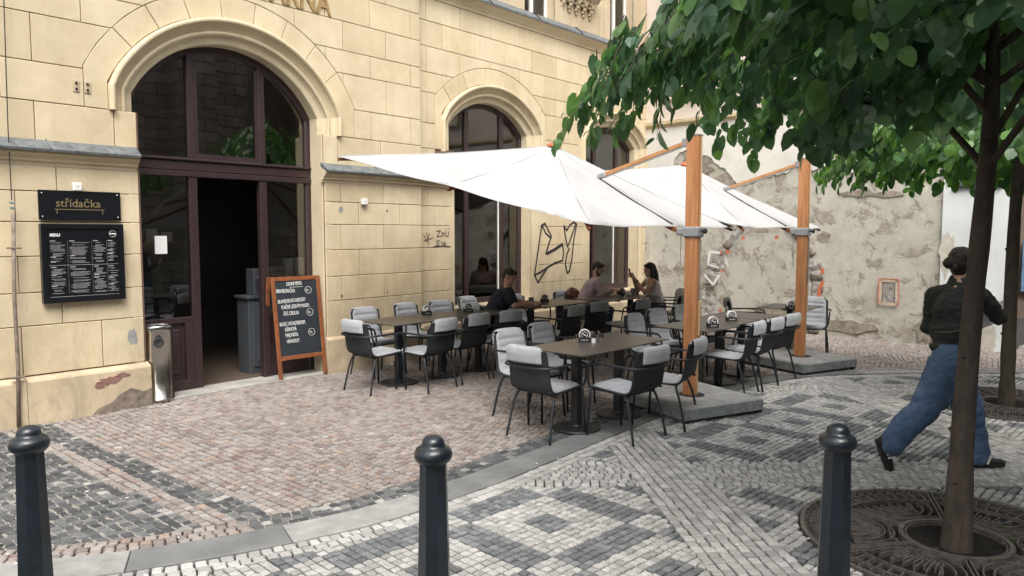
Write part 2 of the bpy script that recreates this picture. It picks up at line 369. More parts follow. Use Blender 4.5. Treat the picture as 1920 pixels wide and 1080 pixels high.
nt.links.new(ramp(nt, f, [(.3, (.035, .027, .022)), (.6, (.085, .066, .054)), (.8, (.15, .125, .105))]), b.inputs['Base Color']); b.inputs['Roughness'].default_value = .95; bump(nt, b, f, .8, .012); M['bark'] = m
# patched old wall
m, nt, b = newmat('patched_old_wall'); co = coords(nt)
a = noise(nt, co, .9, 7, .65, .5); d = noise(nt, co, 2.6, 9, .68, .4); e = noise(nt, co, 9, 7, .7)
c = ramp(nt, a, [(.34, (.30, .28, .235)), (.45, (.39, .37, .315)), (.56, (.46, .445, .385)), (.68, (.35, .345, .26))])
c = mix(nt, ramp(nt, noise(nt, co, 2.2, 8, .72, 1.0), [(.47, (0, 0, 0)), (.56, (.8, .8, .8))]), c, (.50, .485, .43))
pk = ramp(nt, d, [(.54, (0, 0, 0)), (.60, (1, 1, 1))]); c = mix(nt, pk, c, ramp(nt, e, [(.35, (.27, .24, .195)), (.7, (.37, .33, .27))]))
pk2 = ramp(nt, noise(nt, co, 3.8, 9, .7, .6), [(.62, (0, 0, 0)), (.635, (1, 1, 1))]); c = mix(nt, pk2, c, (.50, .47, .41))
c = mix(nt, ramp(nt, e, [(.4, (0, 0, 0)), (.9, (.5, .5, .5))]), c, (.60, .57, .50))
nt.links.new(c, b.inputs['Base Color']); b.inputs['Roughness'].default_value = .95; b.inputs['Specular IOR Level'].default_value = .15
p = bump(nt, b, pk, .6, .02); p = bump(nt, b, pk2, .5, .015, p); bump(nt, b, noise(nt, co, 16, 8, .75), .6, .015, p); M['old_wall'] = m
m, nt, b = newmat('pale_plaster'); co = coords(nt); a = noise(nt, co, .8, 6, .6, .6); d = noise(nt, co, 4, 8, .7, .4)
c = ramp(nt, a, [(.3, (.58, .57, .52)), (.6, (.70, .69, .64)), (.8, (.52, .51, .46))]); c = mix(nt, ramp(nt, d, [(.55, (0, 0, 0)), (.8, (.6, .6, .6))]), c, (.47, .46, .41))
nt.links.new(c, b.inputs['Base Color']); b.inputs['Roughness'].default_value = .9; b.inputs['Specular IOR Level'].default_value = .2; bump(nt, b, d, .3, .01); M['pale_plaster'] = m
m, nt, b = newmat('white_plaster'); co = coords(nt); a = noise(nt, co, 1.1, 6, .6, .6)
nt.links.new(ramp(nt, a, [(.3, (.60, .63, .63)), (.6, (.74, .77, .77)), (.85, (.66, .67, .63))]), b.inputs['Base Color']); b.inputs['Roughness'].default_value = .9; bump(nt, b, noise(nt, co, 10, 6), .25, .01); M['white_plaster'] = m
m, nt, b = newmat('church_stone'); co = coords(nt); br = nd(nt, 'ShaderNodeTexBrick', Scale=1.0); br.inputs['Color1'].default_value = (.26, .22, .18, 1); br.inputs['Color2'].default_value = (.38, .33, .27, 1); br.inputs['Mortar'].default_value = (.10, .09, .08, 1)
br.inputs['Brick Width'].default_value = .7; br.inputs['Row Height'].default_value = .32; mp = nd(nt, 'ShaderNodeMapping'); mp.inputs['Rotation'].default_value = (R(90), 0, 0); nt.links.new(co, mp.inputs[0]); nt.links.new(mp.outputs[0], br.inputs['Vector'])
nt.links.new(mix(nt, 1.0, br.outputs[0], ramp(nt, noise(nt, co, 1.2, 6, .7), [(.3, (.6, .6, .6)), (.7, (1.3, 1.3, 1.3))]), 'MULTIPLY'), b.inputs['Base Color']); b.inputs['Roughness'].default_value = .95; M['church'] = m

TMP = bpy.data.scenes.new('workbench')
def bake(o):
    TMP.collection.objects.link(o); vl = TMP.view_layers[0]; vl.update(); dg = vl.depsgraph; dg.update()
    me = bpy.data.meshes.new_from_object(o.evaluated_get(dg)); bpy.data.objects.remove(o); return me
def text(s, size, mat_, parent, loc, rot, name='lettering', ext=.0008, xs=1.0, shear=0, align='LEFT', bold=0):
    cu = bpy.data.curves.new('t', 'FONT'); cu.body = s; cu.size = size; cu.extrude = ext; cu.shear = shear; cu.align_x = align; cu.offset = bold; cu.resolution_u = 3
    me = bake(bpy.data.objects.new('t', cu))
    me.materials.clear(); me.materials.append(mat_)
    o = link(name, me, parent); o.location = loc; o.rotation_euler = rot; o.scale = (xs, 1, 1); return o

# ================================================================ OCHRE BUILDING (units of the facade, scaled by K)
B = thing('ochre_building', 'ochre rendered corner building with arched doorway and two arched windows', 'building', WO, WANG)
def arcz(o, s):
    d = s - o['c']
    if abs(d) >= o['h'] or abs(d) >= o['R']: return None
    return o['z'] + math.sqrt(o['R'] ** 2 - d * d)
DOOR = dict(c=2.14, R=1.198, z=2.482, h=1.06, b=-.2)
WIN1 = dict(c=6.37, R=1.152, z=2.478, h=.87, b=.60)
WIN2 = dict(c=9.68, R=1.152, z=2.478, h=.82, b=.60)
def ring(o, dR): return dict(c=o['c'], R=o['R'] + dR, z=o['z'], h=o['h'] + dR, b=o['b'])
def wallstrips(mb, s0, s1, z0, z1, y, ops):
    xs = {s0, s1}
    for o in ops:
        for k in range(41):
            x = o['c'] - o['h'] + 2 * o['h'] * k / 40
            if s0 < x < s1: xs.add(x)
    xs = sorted(xs)
    for a, b in zip(xs, xs[1:]):
        if b - a < 1e-6: continue
        m = (a + b) / 2; hit = [o for o in ops if abs(m - o['c']) < o['h']]
        if not hit: mb.add([(a, y, z0), (b, y, z0), (b, y, z1), (a, y, z1)], [(0, 1, 2, 3)]); continue
        o = hit[0]; za = arcz(o, a + (1e-6 if a < o['c'] else 0)); zb = arcz(o, b - (1e-6 if b > o['c'] else 0))
        mb.add([(a, y, za), (b, y, zb), (b, y, z1), (a, y, z1)], [(0, 1, 2, 3)])
        if o['b'] > z0: mb.add([(a, y, z0), (b, y, z0), (b, y, o['b']), (a, y, o['b'])], [(0, 1, 2, 3)])
def clip_block(a, b, z0, z1, voids):
    xs = {a, b}; e = 1e-4
    for o in voids:
        for k in range(25):
            xs.add(o['c'] - o['h'] + 2 * o['h'] * k / 24)
        for x in (o['c'] - o['h'], o['c'] + o['h']): xs.add(x - e); xs.add(x + e)
        for z in (z0, z1):
            if o['z'] <= z < o['z'] + o['R']:
                d = math.sqrt(o['R'] ** 2 - (z - o['z']) ** 2)
                if d < o['h']:
                    xs.add(o['c'] - d); xs.add(o['c'] + d)
    xs = sorted(x for x in xs if a - 1e-9 <= x <= b + 1e-9)
    def lo(s):
        v = z0
        for o in voids:
            t = arcz(o, s)
            if t is not None: v = max(v, t)
        return v
    segs = []; cur = []
    for x in xs:
        l = lo(x)
        if l <= z1 + 1e-6: cur.append((x, min(l, z1)))
        else:
            if len(cur) > 1: segs.append(cur)
            cur = []
    if len(cur) > 1: segs.append(cur)
    out = []
    for sg in segs:
        if sg[-1][0] - sg[0][0] < .02: continue
        pts = []
        for p in sg:
            if len(pts) >= 2:
                (x0, y0), (x1, y1) = pts[-2], pts[-1]
                if abs((x1 - x0) * (p[1] - y0) - (p[0] - x0) * (y1 - y0)) < 1e-6: pts[-1] = p; continue
            pts.append(p)
        top = [(sg[-1][0], z1), (sg[0][0], z1)]
        if abs(pts[-1][1] - z1) < 2e-3: top = top[1:]
        if abs(pts[0][1] - z1) < 2e-3: top = top[:-1]
        poly = pts + top
        A = abs(sum(poly[i][0] * poly[(i + 1) % len(poly)][1] - poly[(i + 1) % len(poly)][0] * poly[i][1] for i in range(len(poly)))) / 2
        if len(poly) >= 3 and A > .002: out.append(poly)
    return out
PROUD, JN = .010, .0035
def block(poly, y, mat=None, name='render_block', proud=PROUD):
    mb = MB(K); mb.val = random.random() if random.random() < .5 else .5; 
    A = sum(poly[i][0] * poly[(i + 1) % len(poly)][1] - poly[(i + 1) % len(poly)][0] * poly[i][1] for i in range(len(poly)))
    if A < 0: poly = poly[::-1]
    pr = proud + random.uniform(-.0015, .0015)
    mb.prism(inset_poly(poly, JN), y - pr, y + .001, .004, .005)
    return mb.build(name, mat or M['stucco'], B, fix=True)
def courses(s0, s1, zs, y, A, Bj, voids, step=.66, start=0, mat=None):
    for i, (z0, z1) in enumerate(zip(zs, zs[1:])):
        off = A if (i + start) % 2 == 0 else Bj
        k = math.ceil((s0 - off) / step - 1e-6); x = off + k * step
        js = [s0] + [off + step * j for j in range(k, k + 40) if s0 + .09 < off + step * j < s1 - .09] + [s1]
        vv = voids(z0) if callable(voids) else voids
        for a, b in zip(js, js[1:]):
            for p in clip_block(a, b, z0, z1, [dict(o, h=o['h']) for o in vv]): block(p, y, mat)
VD = dict(c=2.14, R=1.69, z=2.482, h=1.52); VW1 = dict(c=6.37, R=1.64, z=2.478, h=1.235); VW2 = dict(c=9.68, R=1.64, z=2.478, h=1.17)
DJ = dict(c=2.14, R=9, z=0, h=1.085)
Y2 = .13
UZ = [2.50, 2.845, 3.187, 3.60, 3.87, 4.215, 4.555, 4.86]
LZ = [.43, .87, 1.165, 1.485, 1.79, 2.06, 2.29]
# main projecting bay
mb = MB(K); wallstrips(mb, -3.0, 4.75, 2.845, 4.9, 0, [ring(DOOR, .24)])
for a, b in ((-3.0, 1.09), (3.20, 4.75)): mb.add([(a, 0, -.1), (b, 0, -.1), (b, 0, 2.845), (a, 0, 2.845)], [(0, 1, 2, 3)])
mb.box(4.745, 4.75, .001, .2, -.1, 4.9)
mb.build('wall', M['joint'], B)
mb = MB(K); wallstrips(mb, 4.75, 10.78, 2.845, 4.9, Y2, [ring(WIN1, .24), ring(WIN2, .24)])
for a, b in ((4.75, 5.51), (7.23, 8.87), (10.49, 10.78)): mb.add([(a, Y2, -.1), (b, Y2, -.1), (b, Y2, 2.845), (a, Y2, 2.845)], [(0, 1, 2, 3)])
for a, b in ((5.51, 7.23), (8.87, 10.49)): mb.add([(a, Y2, -.1), (b, Y2, -.1), (b, Y2, .6), (a, Y2, .6)], [(0, 1, 2, 3)])
mb.build('wall', M['joint'], B)
mb = MB(K); mb.box(10.775, 10.78, Y2 + .002, 3.0, -.1, 9.0); mb.box(-3.0, 10.78, 3.5, 3.52, 3.9, 9.0); mb.box(-3.0, -2.99, .02, 3.5, -.1, 9.0); mb.build('side_wall', M['stucco_pale'], B)
mb = MB(K); mb.box(-3, 10.78, .35, 3.5, 9.0, 9.2); mb.build('roof', M['metal_flash'], B)
courses(-3.0, 4.75, UZ[1:], 0, .62 - 1.32, .21 - .66, [VD], start=0)
courses(-3.0, 1.075, UZ[:2], 0, .21 - .66, .21, []); courses(3.205, 4.75, UZ[:2], 0, 4.07, 4.07, [])
# lower courses main
courses(-3.0, 1.075, LZ, 0, .03, .36, [], start=0); courses(3.215, 4.75, LZ, 0, 3.71, 4.10, [], start=0, step=.66)
# right bay upper/lower
def v2(z): return [VW1, VW2]
courses(4.752, 10.775, UZ, Y2, 4.98, 5.28, v2, start=0, step=.65)
def jambv(z): return []
courses(4.752, 5.44, LZ, Y2, 5.0, 5.12, [], start=1, step=.9); courses(7.42, 8.68, LZ, Y2, 7.85, 8.2, [], start=0, step=.66); courses(10.62, 10.775, LZ, Y2, 12, 12, [])
# plain jamb bands beside the lower openings
for a, b, y in ((5.44, 5.50, Y2), (7.24, 7.42, Y2), (8.68, 8.86, Y2), (10.50, 10.62, Y2)):
    MB(K).box(a, b, y - .012, y + .01, .44, 2.29, .004).build('jamb_band', M['stucco'], B)
# voussoirs
def vous(o, Ri, Ro, hi, ho, y, angs, zlow=2.845):
    c, z = o['c'], o['z']
    def P(r, t): return (c + r * math.cos(t), z + r * math.sin(t))
    angs = [R(a) for a in angs]
    for a, b in zip(angs, angs[1:]):
        n = 5; ts = [a + (b - a) * k / n for k in range(n + 1)]
        block([P(Ri, t) for t in ts] + [P(Ro, t) for t in ts[::-1]], y, name='voussoir')
    for sg, a in ((1, angs[0]), (-1, angs[-1])):
        a = a if sg > 0 else PI - a
        ti = math.acos(min(1, hi / Ri)); to = math.acos(min(1, ho / Ro))
        inn = [(hi, zlow - z)] + [(Ri * math.cos(t), Ri * math.sin(t)) for t in np.linspace(ti, a, 5)]
        out = [(Ro * math.cos(t), Ro * math.sin(t)) for t in np.linspace(a, to, 5)] + [(ho, zlow - z)]
        block([(c + sg * x, z + q) for x, q in inn + out], y, name='voussoir')
vous(DOOR, 1.452, 1.69, 1.312, 1.52, 0, [41, 54.4, 68.4, 82, 96, 110, 124, 138])
vous(WIN1, 1.406, 1.64, 1.10, 1.235, Y2, [46, 63, 80.5, 98, 115, 131])
vous(WIN2, 1.406, 1.64, 1.04, 1.17, Y2, [44, 62, 80, 98, 116, 134])
# moulded archivolts with their reveals
def archivolt(o, y, depth, zfoot, zbot):
    c, z, Rr, h = o['c'], o['z'], o['R'], o['h']
    t0 = math.acos(h / Rr); zs = z + Rr * math.sin(t0)
    path = [((c + h, zfoot), (1, 0)), ((c + h, zs), (1, .12))]
    for k in range(1, 44):
        t = t0 + (PI - 2 * t0) * k / 44; path.append(((c + Rr * math.cos(t), z + Rr * math.sin(t)), (math.cos(t), math.sin(t))))
    path += [((c - h, zs), (-1, .12)), ((c - h, zfoot), (-1, 0))]
    prof = [(.252, y + .005), (.252, y - .035)] + [(.225 + .027 * math.cos(t), y - .040 - .027 * math.sin(t)) for t in np.linspace(.2, PI, 6)] + [(.196, y - .018), (.175, y + .012), (.145, y + .035), (.125, y + .038), (.122, y + .02), (.106, y + .008), (.088, y + .018), (.084, y + .05), (.06, y + .075), (.03, y + .085), (.012, y + .09), (0, y + .10), (0, y + depth)]
    mb = MB(K); mb.sweep(path, prof); 
    n = len(prof)
    for e in (0, len(path) - 1):
        p = path[e]; mb.add([(p[0][0] + p[1][0] * a, d, p[0][1]) for a, d in prof] + [(p[0][0], y + .12, p[0][1]), (p[0][0] + p[1][0] * .252, y + .12, p[0][1])], [tuple(range(n)) + (n, n + 1)] if e else [tuple(range(n + 1, -1, -1))])
    mb.build('archivolt', M['stucco'], B, smooth=False)
    for sg in (-1, 1):
        mb = MB(K); x = c + sg * h
        mb.add([(x + sg * .10, y - .004, zbot), (x + sg * .015, y - .004, zbot), (x, y + .03, zbot), (x, y + depth, zbot), (x + sg * .10, y - .004, zfoot), (x + sg * .015, y - .004, zfoot), (x, y + .03, zfoot), (x, y + depth, zfoot)], [(0, 1, 5, 4), (1, 2, 6, 5), (2, 3, 7, 6)])
        mb.build('reveal', M['stucco'], B)
archivolt(DOOR, 0, .25, 2.845, -.02)
archivolt(WIN1, Y2, .22, 2.82, .60); archivolt(WIN2, Y2, .22, 2.82, .60)
# string course and flashing
def extr(mb, prof, s0, s1):
    n = len(prof); vs = [(s, y, z) for s in (s0, s1) for (y, z) in prof]
    return mb.add(vs, [(i, (i + 1) % n, n + (i + 1) % n, n + i) for i in range(n)] + [tuple(range(n - 1, -1, -1)), tuple(range(n, 2 * n))])
def cornice(s0, s1, y):
    mb = MB(K); extr(mb, [(y + .01, 2.285), (y - .015, 2.285), (y - .02, 2.31), (y - .045, 2.325), (y - .05, 2.345), (y - .085, 2.37), (y - .10, 2.39), (y - .10, 2.415), (y + .01, 2.46)], s0, s1); mb.build('string_course', M['stucco'], B, fix=True)
    mb = MB(K); extr(mb, [(y - .13, 2.405), (y - .135, 2.425), (y - .005, 2.515), (y + .004, 2.515), (y + .004, 2.47)], s0, s1 + .0)
    x = s0 + .8
    while x < s1:
        mb.tube([(x, y - .136, 2.43), (x, y - .005, 2.523)], .009, 6); x += .83
    mb.build('flashing', M['metal_flash'], B, fix=True)
cornice(-3.0, 1.06, 0); cornice(3.17, 4.75, 0); cornice(4.752, 5.44, Y2); cornice(7.30, 8.80, Y2); cornice(10.56, 10.78, Y2)
# big ledge above
def ledge(s0, s1, y):
    mb = MB(K); extr(mb, [(y + .01, 4.86), (y - .025, 4.86), (y - .03, 4.90), (y - .045, 4.905), (y - .05, 4.93), (y - .11, 4.97), (y - .14, 4.985), (y - .14, 5.0), (y + .05, 5.02)], s0, s1); mb.build('ledge_moulding', M['stucco'], B, fix=True)
    mb = MB(K); extr(mb, [(y - .165, 4.985), (y - .17, 5.012), (y - .02, 5.14), (y + .052, 5.15), (y + .052, 5.03)], s0, s1)
    mb.build('flashing', M['metal_flash'], B, fix=True)
    mb = MB(K)
    x = s0 + .25
    while x < s1: mb.tube([(x, y - .173, 5.008), (x, y - .02, 5.15)], .013, 6); x += 1.13
    mb.build('flashing_seam', M['rubber'], B)
ledge(-3, 4.75, 0); ledge(4.752, 10.80, Y2)
# upper storey with windows
def upwall(s0, s1, y, wins):
    mb = MB(K); xs = sorted([s0, s1] + [q for w_ in wins for q in w_])
    for a, b in zip(xs, xs[1:]):
        if any(abs(a - w_[0]) < 1e-6 for w_ in wins): mb.box(a, b, y, y + .02, 7.3, 9.0)
        else: mb.box(a, b, y, y + .02, 5.05, 9.0)
    mb.build('upper_wall', M['stucco_pale'], B)
upwall(-3, 4.75, .05, [(0.6, 1.6), (2.9, 3.9)]); upwall(4.752, 10.78, Y2 + .05, [(5.6, 6.5), (7.1, 7.9), (9.50, 10.32)])
for (a, b, y) in ((.6, 1.6, .05), (2.9, 3.9, .05), (5.6, 6.5, Y2 + .05), (7.1, 7.9, Y2 + .05), (9.5, 10.32, Y2 + .05)):
    f = MB(K)
    f.box(a, a + .05, y + .16, y + .22, 5.16, 7.3, .004); f.box(b - .05, b, y + .16, y + .22, 5.16, 7.3, .004); m_ = (a + b) / 2
    f.box(m_ - .035, m_ + .035, y + .155, y + .22, 5.16, 7.3, .004); f.box(a, b, y + .165, y + .215, 5.13, 5.2); f.box(a, b, y + .165, y + .215, 7.24, 7.3)
    fo = f.build('window', M['white_frame'], B)
    MB(K).box(a + .04, b - .04, y + .185, y + .19, 5.16, 7.28).build('pane', M['glass'], fo)
    g = MB(K); g.box(a - .16, a, y - .03, y + .23, 5.10, 7.4, .008); g.box(b, b + .20, y - .03, y + .23, 5.10, 7.4, .008); g.box(a - .16, b + .20, y - .035, y + .1, 7.4, 7.6, .01)
    g.box(a - .30, a - .16, y - .014, y + .01, 5.12, 5.75, .005); g.box(b + .2, b + .3, y - .012, y + .01, 5.12, 5.9, .005)
    g.build('window_surround', M['stucco_pale'], B)
    c_ = MB(K); c_.box(a, b, y + .35, y + .36, 5.1, 7.3); c_.build('curtain', M['white_frame'], fo)
# carved bracket with leaf drops
br = MB(K); y = Y2 + .05
extr(br, [(y, 5.62), (y - .10, 5.66), (y - .16, 5.72), (y - .20, 5.74), (y - .20, 5.80), (y, 5.80)], 7.95, 9.02)
br.build('bracket_shelf', M['stucco_pale'], B, fix=True)
for k in range(5):
    d = MB(K); s0 = 8.08 + k * .2
    for (dx, dz, r) in ((0, 5.58, .055), (-.045, 5.62, .045), (.045, 5.62, .045), (-.06, 5.55, .03), (.06, 5.55, .03), (0, 5.50, .045), (-.03, 5.45, .028), (.03, 5.45, .028), (0, 5.40, .03)):
        n = len(d.v); d.lathe([(0.001, -r), (r * .7, -r * .7), (r, 0), (r * .7, r * .7), (.001, r)], 8); d.v[n:] = [(x + s0 + dx, q * .9 + y - .07 + (5.62 - dz) * .25, zz + dz) for x, q, zz in d.v[n:]]
    d.build('leaf_drop', M['stucco_pale'], B, smooth=True)
# plinth
def plinth(s0, s1, y, z, pr=.075):
    mb = MB(K); extr(mb, [(y + .01, -.05), (y - pr - .01, -.05), (y - pr, z - .03), (y - pr + .012, z - .012), (y + .01, z + .015)], s0, s1); mb.build('plinth', M['plinth'], B, fix=True)
x = -3.0
for a, b in ((-3.0, -1.55), (-1.545, .03), (.035, 1.10)): plinth(a, b, 0, .41)
plinth(3.19, 4.75, 0, .43, .05); plinth(4.752, 5.46, Y2, .43, .05); plinth(5.462, 7.27, Y2, .40, .05); plinth(7.272, 8.83, Y2, .43, .05); plinth(8.832, 10.52, Y2, .40, .05); plinth(10.522, 10.78, Y2, .43, .05)
for (a, b) in ((5.46, 7.28), (8.82, 10.54)):      # spandrel below window + sill
    MB(K).box(a, b, Y2 - .012, Y2 + .01, .42, .575, .004).build('render_block', M['stucco'], B)
    MB(K).box(a - .02, b + .02, Y2 - .05, Y2 + .24, .575, .615, .006).build('window_sill', M['stucco_pale'], B)
# fallen plaster patches (own geometry: shallow scars, exposing masonry)
def scar(pts, y, name='plaster_scar', mat=None):
    mb = MB(K); mb.prism(pts, y, y + .004); mb.build(name, mat or M['slab'], B, fix=True)
def blobpoly(c, z, rx, rz, n=16, seed=0, j=.3):
    rd = random.Random(seed); return [(c + rx * math.cos(2 * PI * k / n) * (1 + rd.uniform(-j, j)), z + rz * math.sin(2 * PI * k / n) * (1 + rd.uniform(-j, j))) for k in range(n)]
scar(blobpoly(.965, .68, .045, .085, seed=3), -.0125)
M['scar_red'] = simple('old_red_paint', (.24, .13, .11), .9, nscale=20, namt=.3)
M['scar_brown'] = simple('bare_masonry', (.20, .165, .13), .95, nscale=14, namt=.5, bscale=40, bstr=.8)
for c_, z_, rx, rz, sd in ((.70, .30, .10, .035, 5), (.83, .335, .06, .02, 6), (.62, .27, .05, .03, 8)): scar(blobpoly(c_, z_, rx, rz, 18, sd, .45), -.0905 + .008, mat=M['scar_red'])
scar([(.55, .0), (.60, .05), (.72, .09), (.80, .155), (.90, .20), (1.02, .15), (1.099, .17), (1.099, -.02)], -.0875, mat=M['scar_brown'])
for u, v, r_ in ((638, 393, .03), (725, 396, .012), (640, 555, .014), (725, 548, .009), (787, 585, .008)):
    s_, z_ = W(u, v, 0); scar(blobpoly(s_, z_, r_, r_ * 1.3, 10, int(u), .2), -.0135, 'drill_hole', M['slab'] if r_ > .02 else M['rubber'])
# repainted paler rectangle on the lower wall
M['patch_paint'] = stucco('patch_paint', (.53, .47, .33))
# ---- door frame (joinery)
def jo(x0, x1, z0, z1, y0=.25, y1=.32, c=.005, name='frame_member', mat=None, par=None): return MB(K).box(x0, x1, y0, y1, z0, z1, c).build(name, mat or M['frame_wood'], par or B)
DF = link('door_joinery', None, B)
def archframe(o, y0, y1, wd, zb, par, name='arched_frame'):
    c, z, Rr, h = o['c'], o['z'], o['R'] + .004, o['h'] + .002; t0 = math.acos(h / Rr)
    path = [((c + h, zb), (1, 0))] + [((c + Rr * math.cos(t), z + Rr * math.sin(t)), (math.cos(t), math.sin(t))) for t in np.linspace(t0, PI - t0, 40)] + [((c - h, zb), (-1, 0))]
    mb = MB(K); mb.sweep(path, [(0, y0), (0, y1), (-wd, y1), (-wd, y0 + .02), (-wd + .02, y0)], True); return mb.build(name, M['frame_wood'], par)
archframe(DOOR, .25, .32, .075, .02, DF)
def arcpane(o, a, b, z0, y, par, d=.03, mat=None, name='pane'):
    mb = MB(K); n = 14; xs = [a + (b - a) * k / n for k in range(n + 1)]; oo = ring(o, -d)
    top = [(x, arcz(oo, x) or (oo['z'] + .3)) for x in xs]
    mb.prism([(a, z0), (b, z0)] + top[::-1], y, y + .006); return mb.build(name, mat or M['glass'], par, fix=True)
jo(1.08, 3.20, 2.28, 2.34, .235, .33, par=DF, name='transom'); jo(1.08, 3.20, 2.345, 2.44, .25, .32, par=DF, name='transom'); jo(1.08, 3.20, 2.445, 2.475, .225, .33, .008, par=DF, name='transom')
for xm in (1.745, 2.565):
    zt = arcz(DOOR, xm) - .04
    jo(xm - .04, xm + .04, 2.475, zt, .248, .322, par=DF, name='mullion')
    jo(xm - .045, xm + .045, .02, 2.28, .246, .324, par=DF, name='mullion')
for a, b in ((1.135, 1.705), (1.785, 2.525), (2.605, 3.145)):
    arcpane(DOOR, a, b, 2.475, .285, DF, .06)
f = MB(K); f.box(1.785, 1.82, .262, .31, 2.475, 3.50); f.box(2.49, 2.525, .262, .31, 2.475, 3.50); f.box(1.82, 2.49, .262, .31, 2.475, 2.53); f.build('casement', M['frame_wood'], DF)
# lower left sidelight
jo(1.145, 1.70, .74, .80, .25, .32, par=DF, name='rail'); jo(1.145, 1.70, .02, .13, .25, .32, par=DF, name='rail')
jo(1.14, 1.23, .13, .74, .25, .32, par=DF, name='stile'); jo(1.61, 1.70, .13, .74, .25, .32, par=DF, name='stile')
MB(K).box(1.23, 1.61, .285, .30, .13, .74).build('panel', M['frame_wood'], DF); MB(K).box(1.27, 1.57, .265, .29, .19, .68, .015).build('panel', M['frame_wood'], DF)
MB(K).box(1.15, 1.70, .283, .289, .80, 2.28).build('pane', M['glass'], DF)
# lower right sidelight
jo(2.61, 3.14, .74, .80, .25, .32, par=DF, name='rail'); MB(K).box(2.61, 3.14, .27, .30, .02, .74).build('panel', M['frame_wood'], DF)
MB(K).box(2.61, 3.14, .283, .289, .80, 2.28).build('pane', M['clear'], DF)
MB(K).box(1.06, 3.25, -.02, .33, -.02, .02, .006).build('threshold', M['threshold'], B)
# window joinery
for o in (WIN1, WIN2):
    y = Y2 + .21; c, h = o['c'], o['h']
    wf = archframe(o, y, y + .06, .075, .615, B, 'window'); 
    jo(c - h, c + h, .615, .70, y + .002, y + .06, par=wf, name='bottom_rail')
    for xm in (c - h * .45, c + h * .45):
        jo(xm - .04, xm + .04, .70, arcz(o, xm) - .04, y - .002, y + .058, par=wf, name='mullion')
    for a, b in ((c - h + .07, c - h * .45 - .04), (c - h * .45 + .04, c + h * .45 - .04), (c + h * .45 + .04, c + h - .07)):
        arcpane(o, a, b, .70, y + .03, wf, .06)
    MB(K).box(c + h * .45 - .066, c + h * .45 - .056, y + .006, y + .028, .72, 2.6).build('white_strip', M['white_frame'], wf)
# interior (a real dim room behind the glass)
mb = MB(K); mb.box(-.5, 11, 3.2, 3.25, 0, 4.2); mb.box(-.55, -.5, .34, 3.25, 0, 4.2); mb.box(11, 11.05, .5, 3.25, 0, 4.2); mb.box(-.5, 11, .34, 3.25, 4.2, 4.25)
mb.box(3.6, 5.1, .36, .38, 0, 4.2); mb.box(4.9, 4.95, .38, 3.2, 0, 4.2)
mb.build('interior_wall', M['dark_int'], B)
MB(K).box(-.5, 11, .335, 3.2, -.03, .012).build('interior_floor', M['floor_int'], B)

# ================================================================ things on the facade
def on_wall(s, z, y=0.0): return WO + WD * (s * K) + WIN * (y * K) + Vector((0, 0, z * K))
FR = WANG
# stridacka name board
s0, z0 = .20, 1.81
nb = thing('name_board', 'black glossy name board lettered střídačka above the menu board', 'sign', on_wall(.198, 1.808, -.02), FR)
MB().box(0, .73, -.022, -.008, 0, .28, .002).build('panel', M['board_black'], nb)
for x_, z_ in ((.03, .03), (.70, .03), (.03, .25), (.70, .25)):
    b_ = MB(); b_.lathe([(.001, .008), (.006, .007), (.009, .0), (.009, -.02)], 12); b_.v = [(x_ + a, -.024 - c_, z_ + q) for a, q, c_ in b_.v]; b_.build('screw', M['steel'], nb, smooth=True)
text('střídačka', .108, M['gold'], nb, (.143, -.0235, .125), (R(90), 0, 0), xs=1.0)
g_ = MB(); g_.box(.135, .575, -.0245, -.0225, .098, .104); g_.box(.15, .156, -.0245, -.0225, .058, .098); g_.box(.555, .561, -.0245, -.0225, .058, .098); g_.build('bench_line', M['gold'], nb)
# menu board
mn = thing('menu_board', 'large black menu board with columns of small white print', 'sign', on_wall(.195, 1.065, -.02), FR)
MB().box(0, .735, -.05, 0, 0, .75, .004).build('case', M['board_black'], mn)
fr = MB(); fr.box(0, .735, -.062, -.05, 0, .045); fr.box(0, .735, -.062, -.05, .705, .75); fr.box(0, .045, -.0618, -.05, .045, .705); fr.box(.69, .735, -.0618, -.05, .045, .705); fr.build('frame', M['board_black'], mn)
text('MENU', .040, M['chalk'], mn, (.075, -.0515, .63), (R(90), 0, 0), bold=.0012, xs=.8)
c_ = MB(); c_.tube([(.635 + .032 * math.cos(t), -.0525, .655 + .032 * math.sin(t)) for t in np.linspace(0, 2 * PI, 25)[:-1]], .0016, 4, closed=True); c_.box(.608, .662, -.0525, -.0515, .65, .661); c_.build('round_logo', M['chalk'], mn)
M['print'] = simple('grey_print', (.42, .42, .42), .8, bstr=0)
rd = random.Random(4); ln = MB()
ln.box(.06, .68, -.0522, -.0512, .355, .3575); ln.box(.06, .68, -.0522, -.0512, .055, .0575)
for (x0, x1) in ((.075, .205), (.24, .42), (.45, .57), (.585, .68)):
    for (zt, zb_) in ((.585, .375), (.335, .085)):
        z_ = zt; first = True
        while z_ > zb_:
            if first or rd.random() < .12: ln.box(x0, x0 + .045, -.0525, -.0512, z_, z_ + .0065); z_ -= .016; first = False; continue
            ln.box(x0 + rd.choice([0, .02]), x1 - rd.uniform(0, .05), -.0522, -.0512, z_, z_ + .0024); z_ -= rd.choice([.0095, .0095, .0095, .021])
ln.build('small_print', M['print'], mn)
ln = MB()
for x0 in (.222, .437, .575): ln.box(x0, x0 + .0012, -.052, -.0512, .085, .59)
ln.build('column_rule', M['slab'], mn)
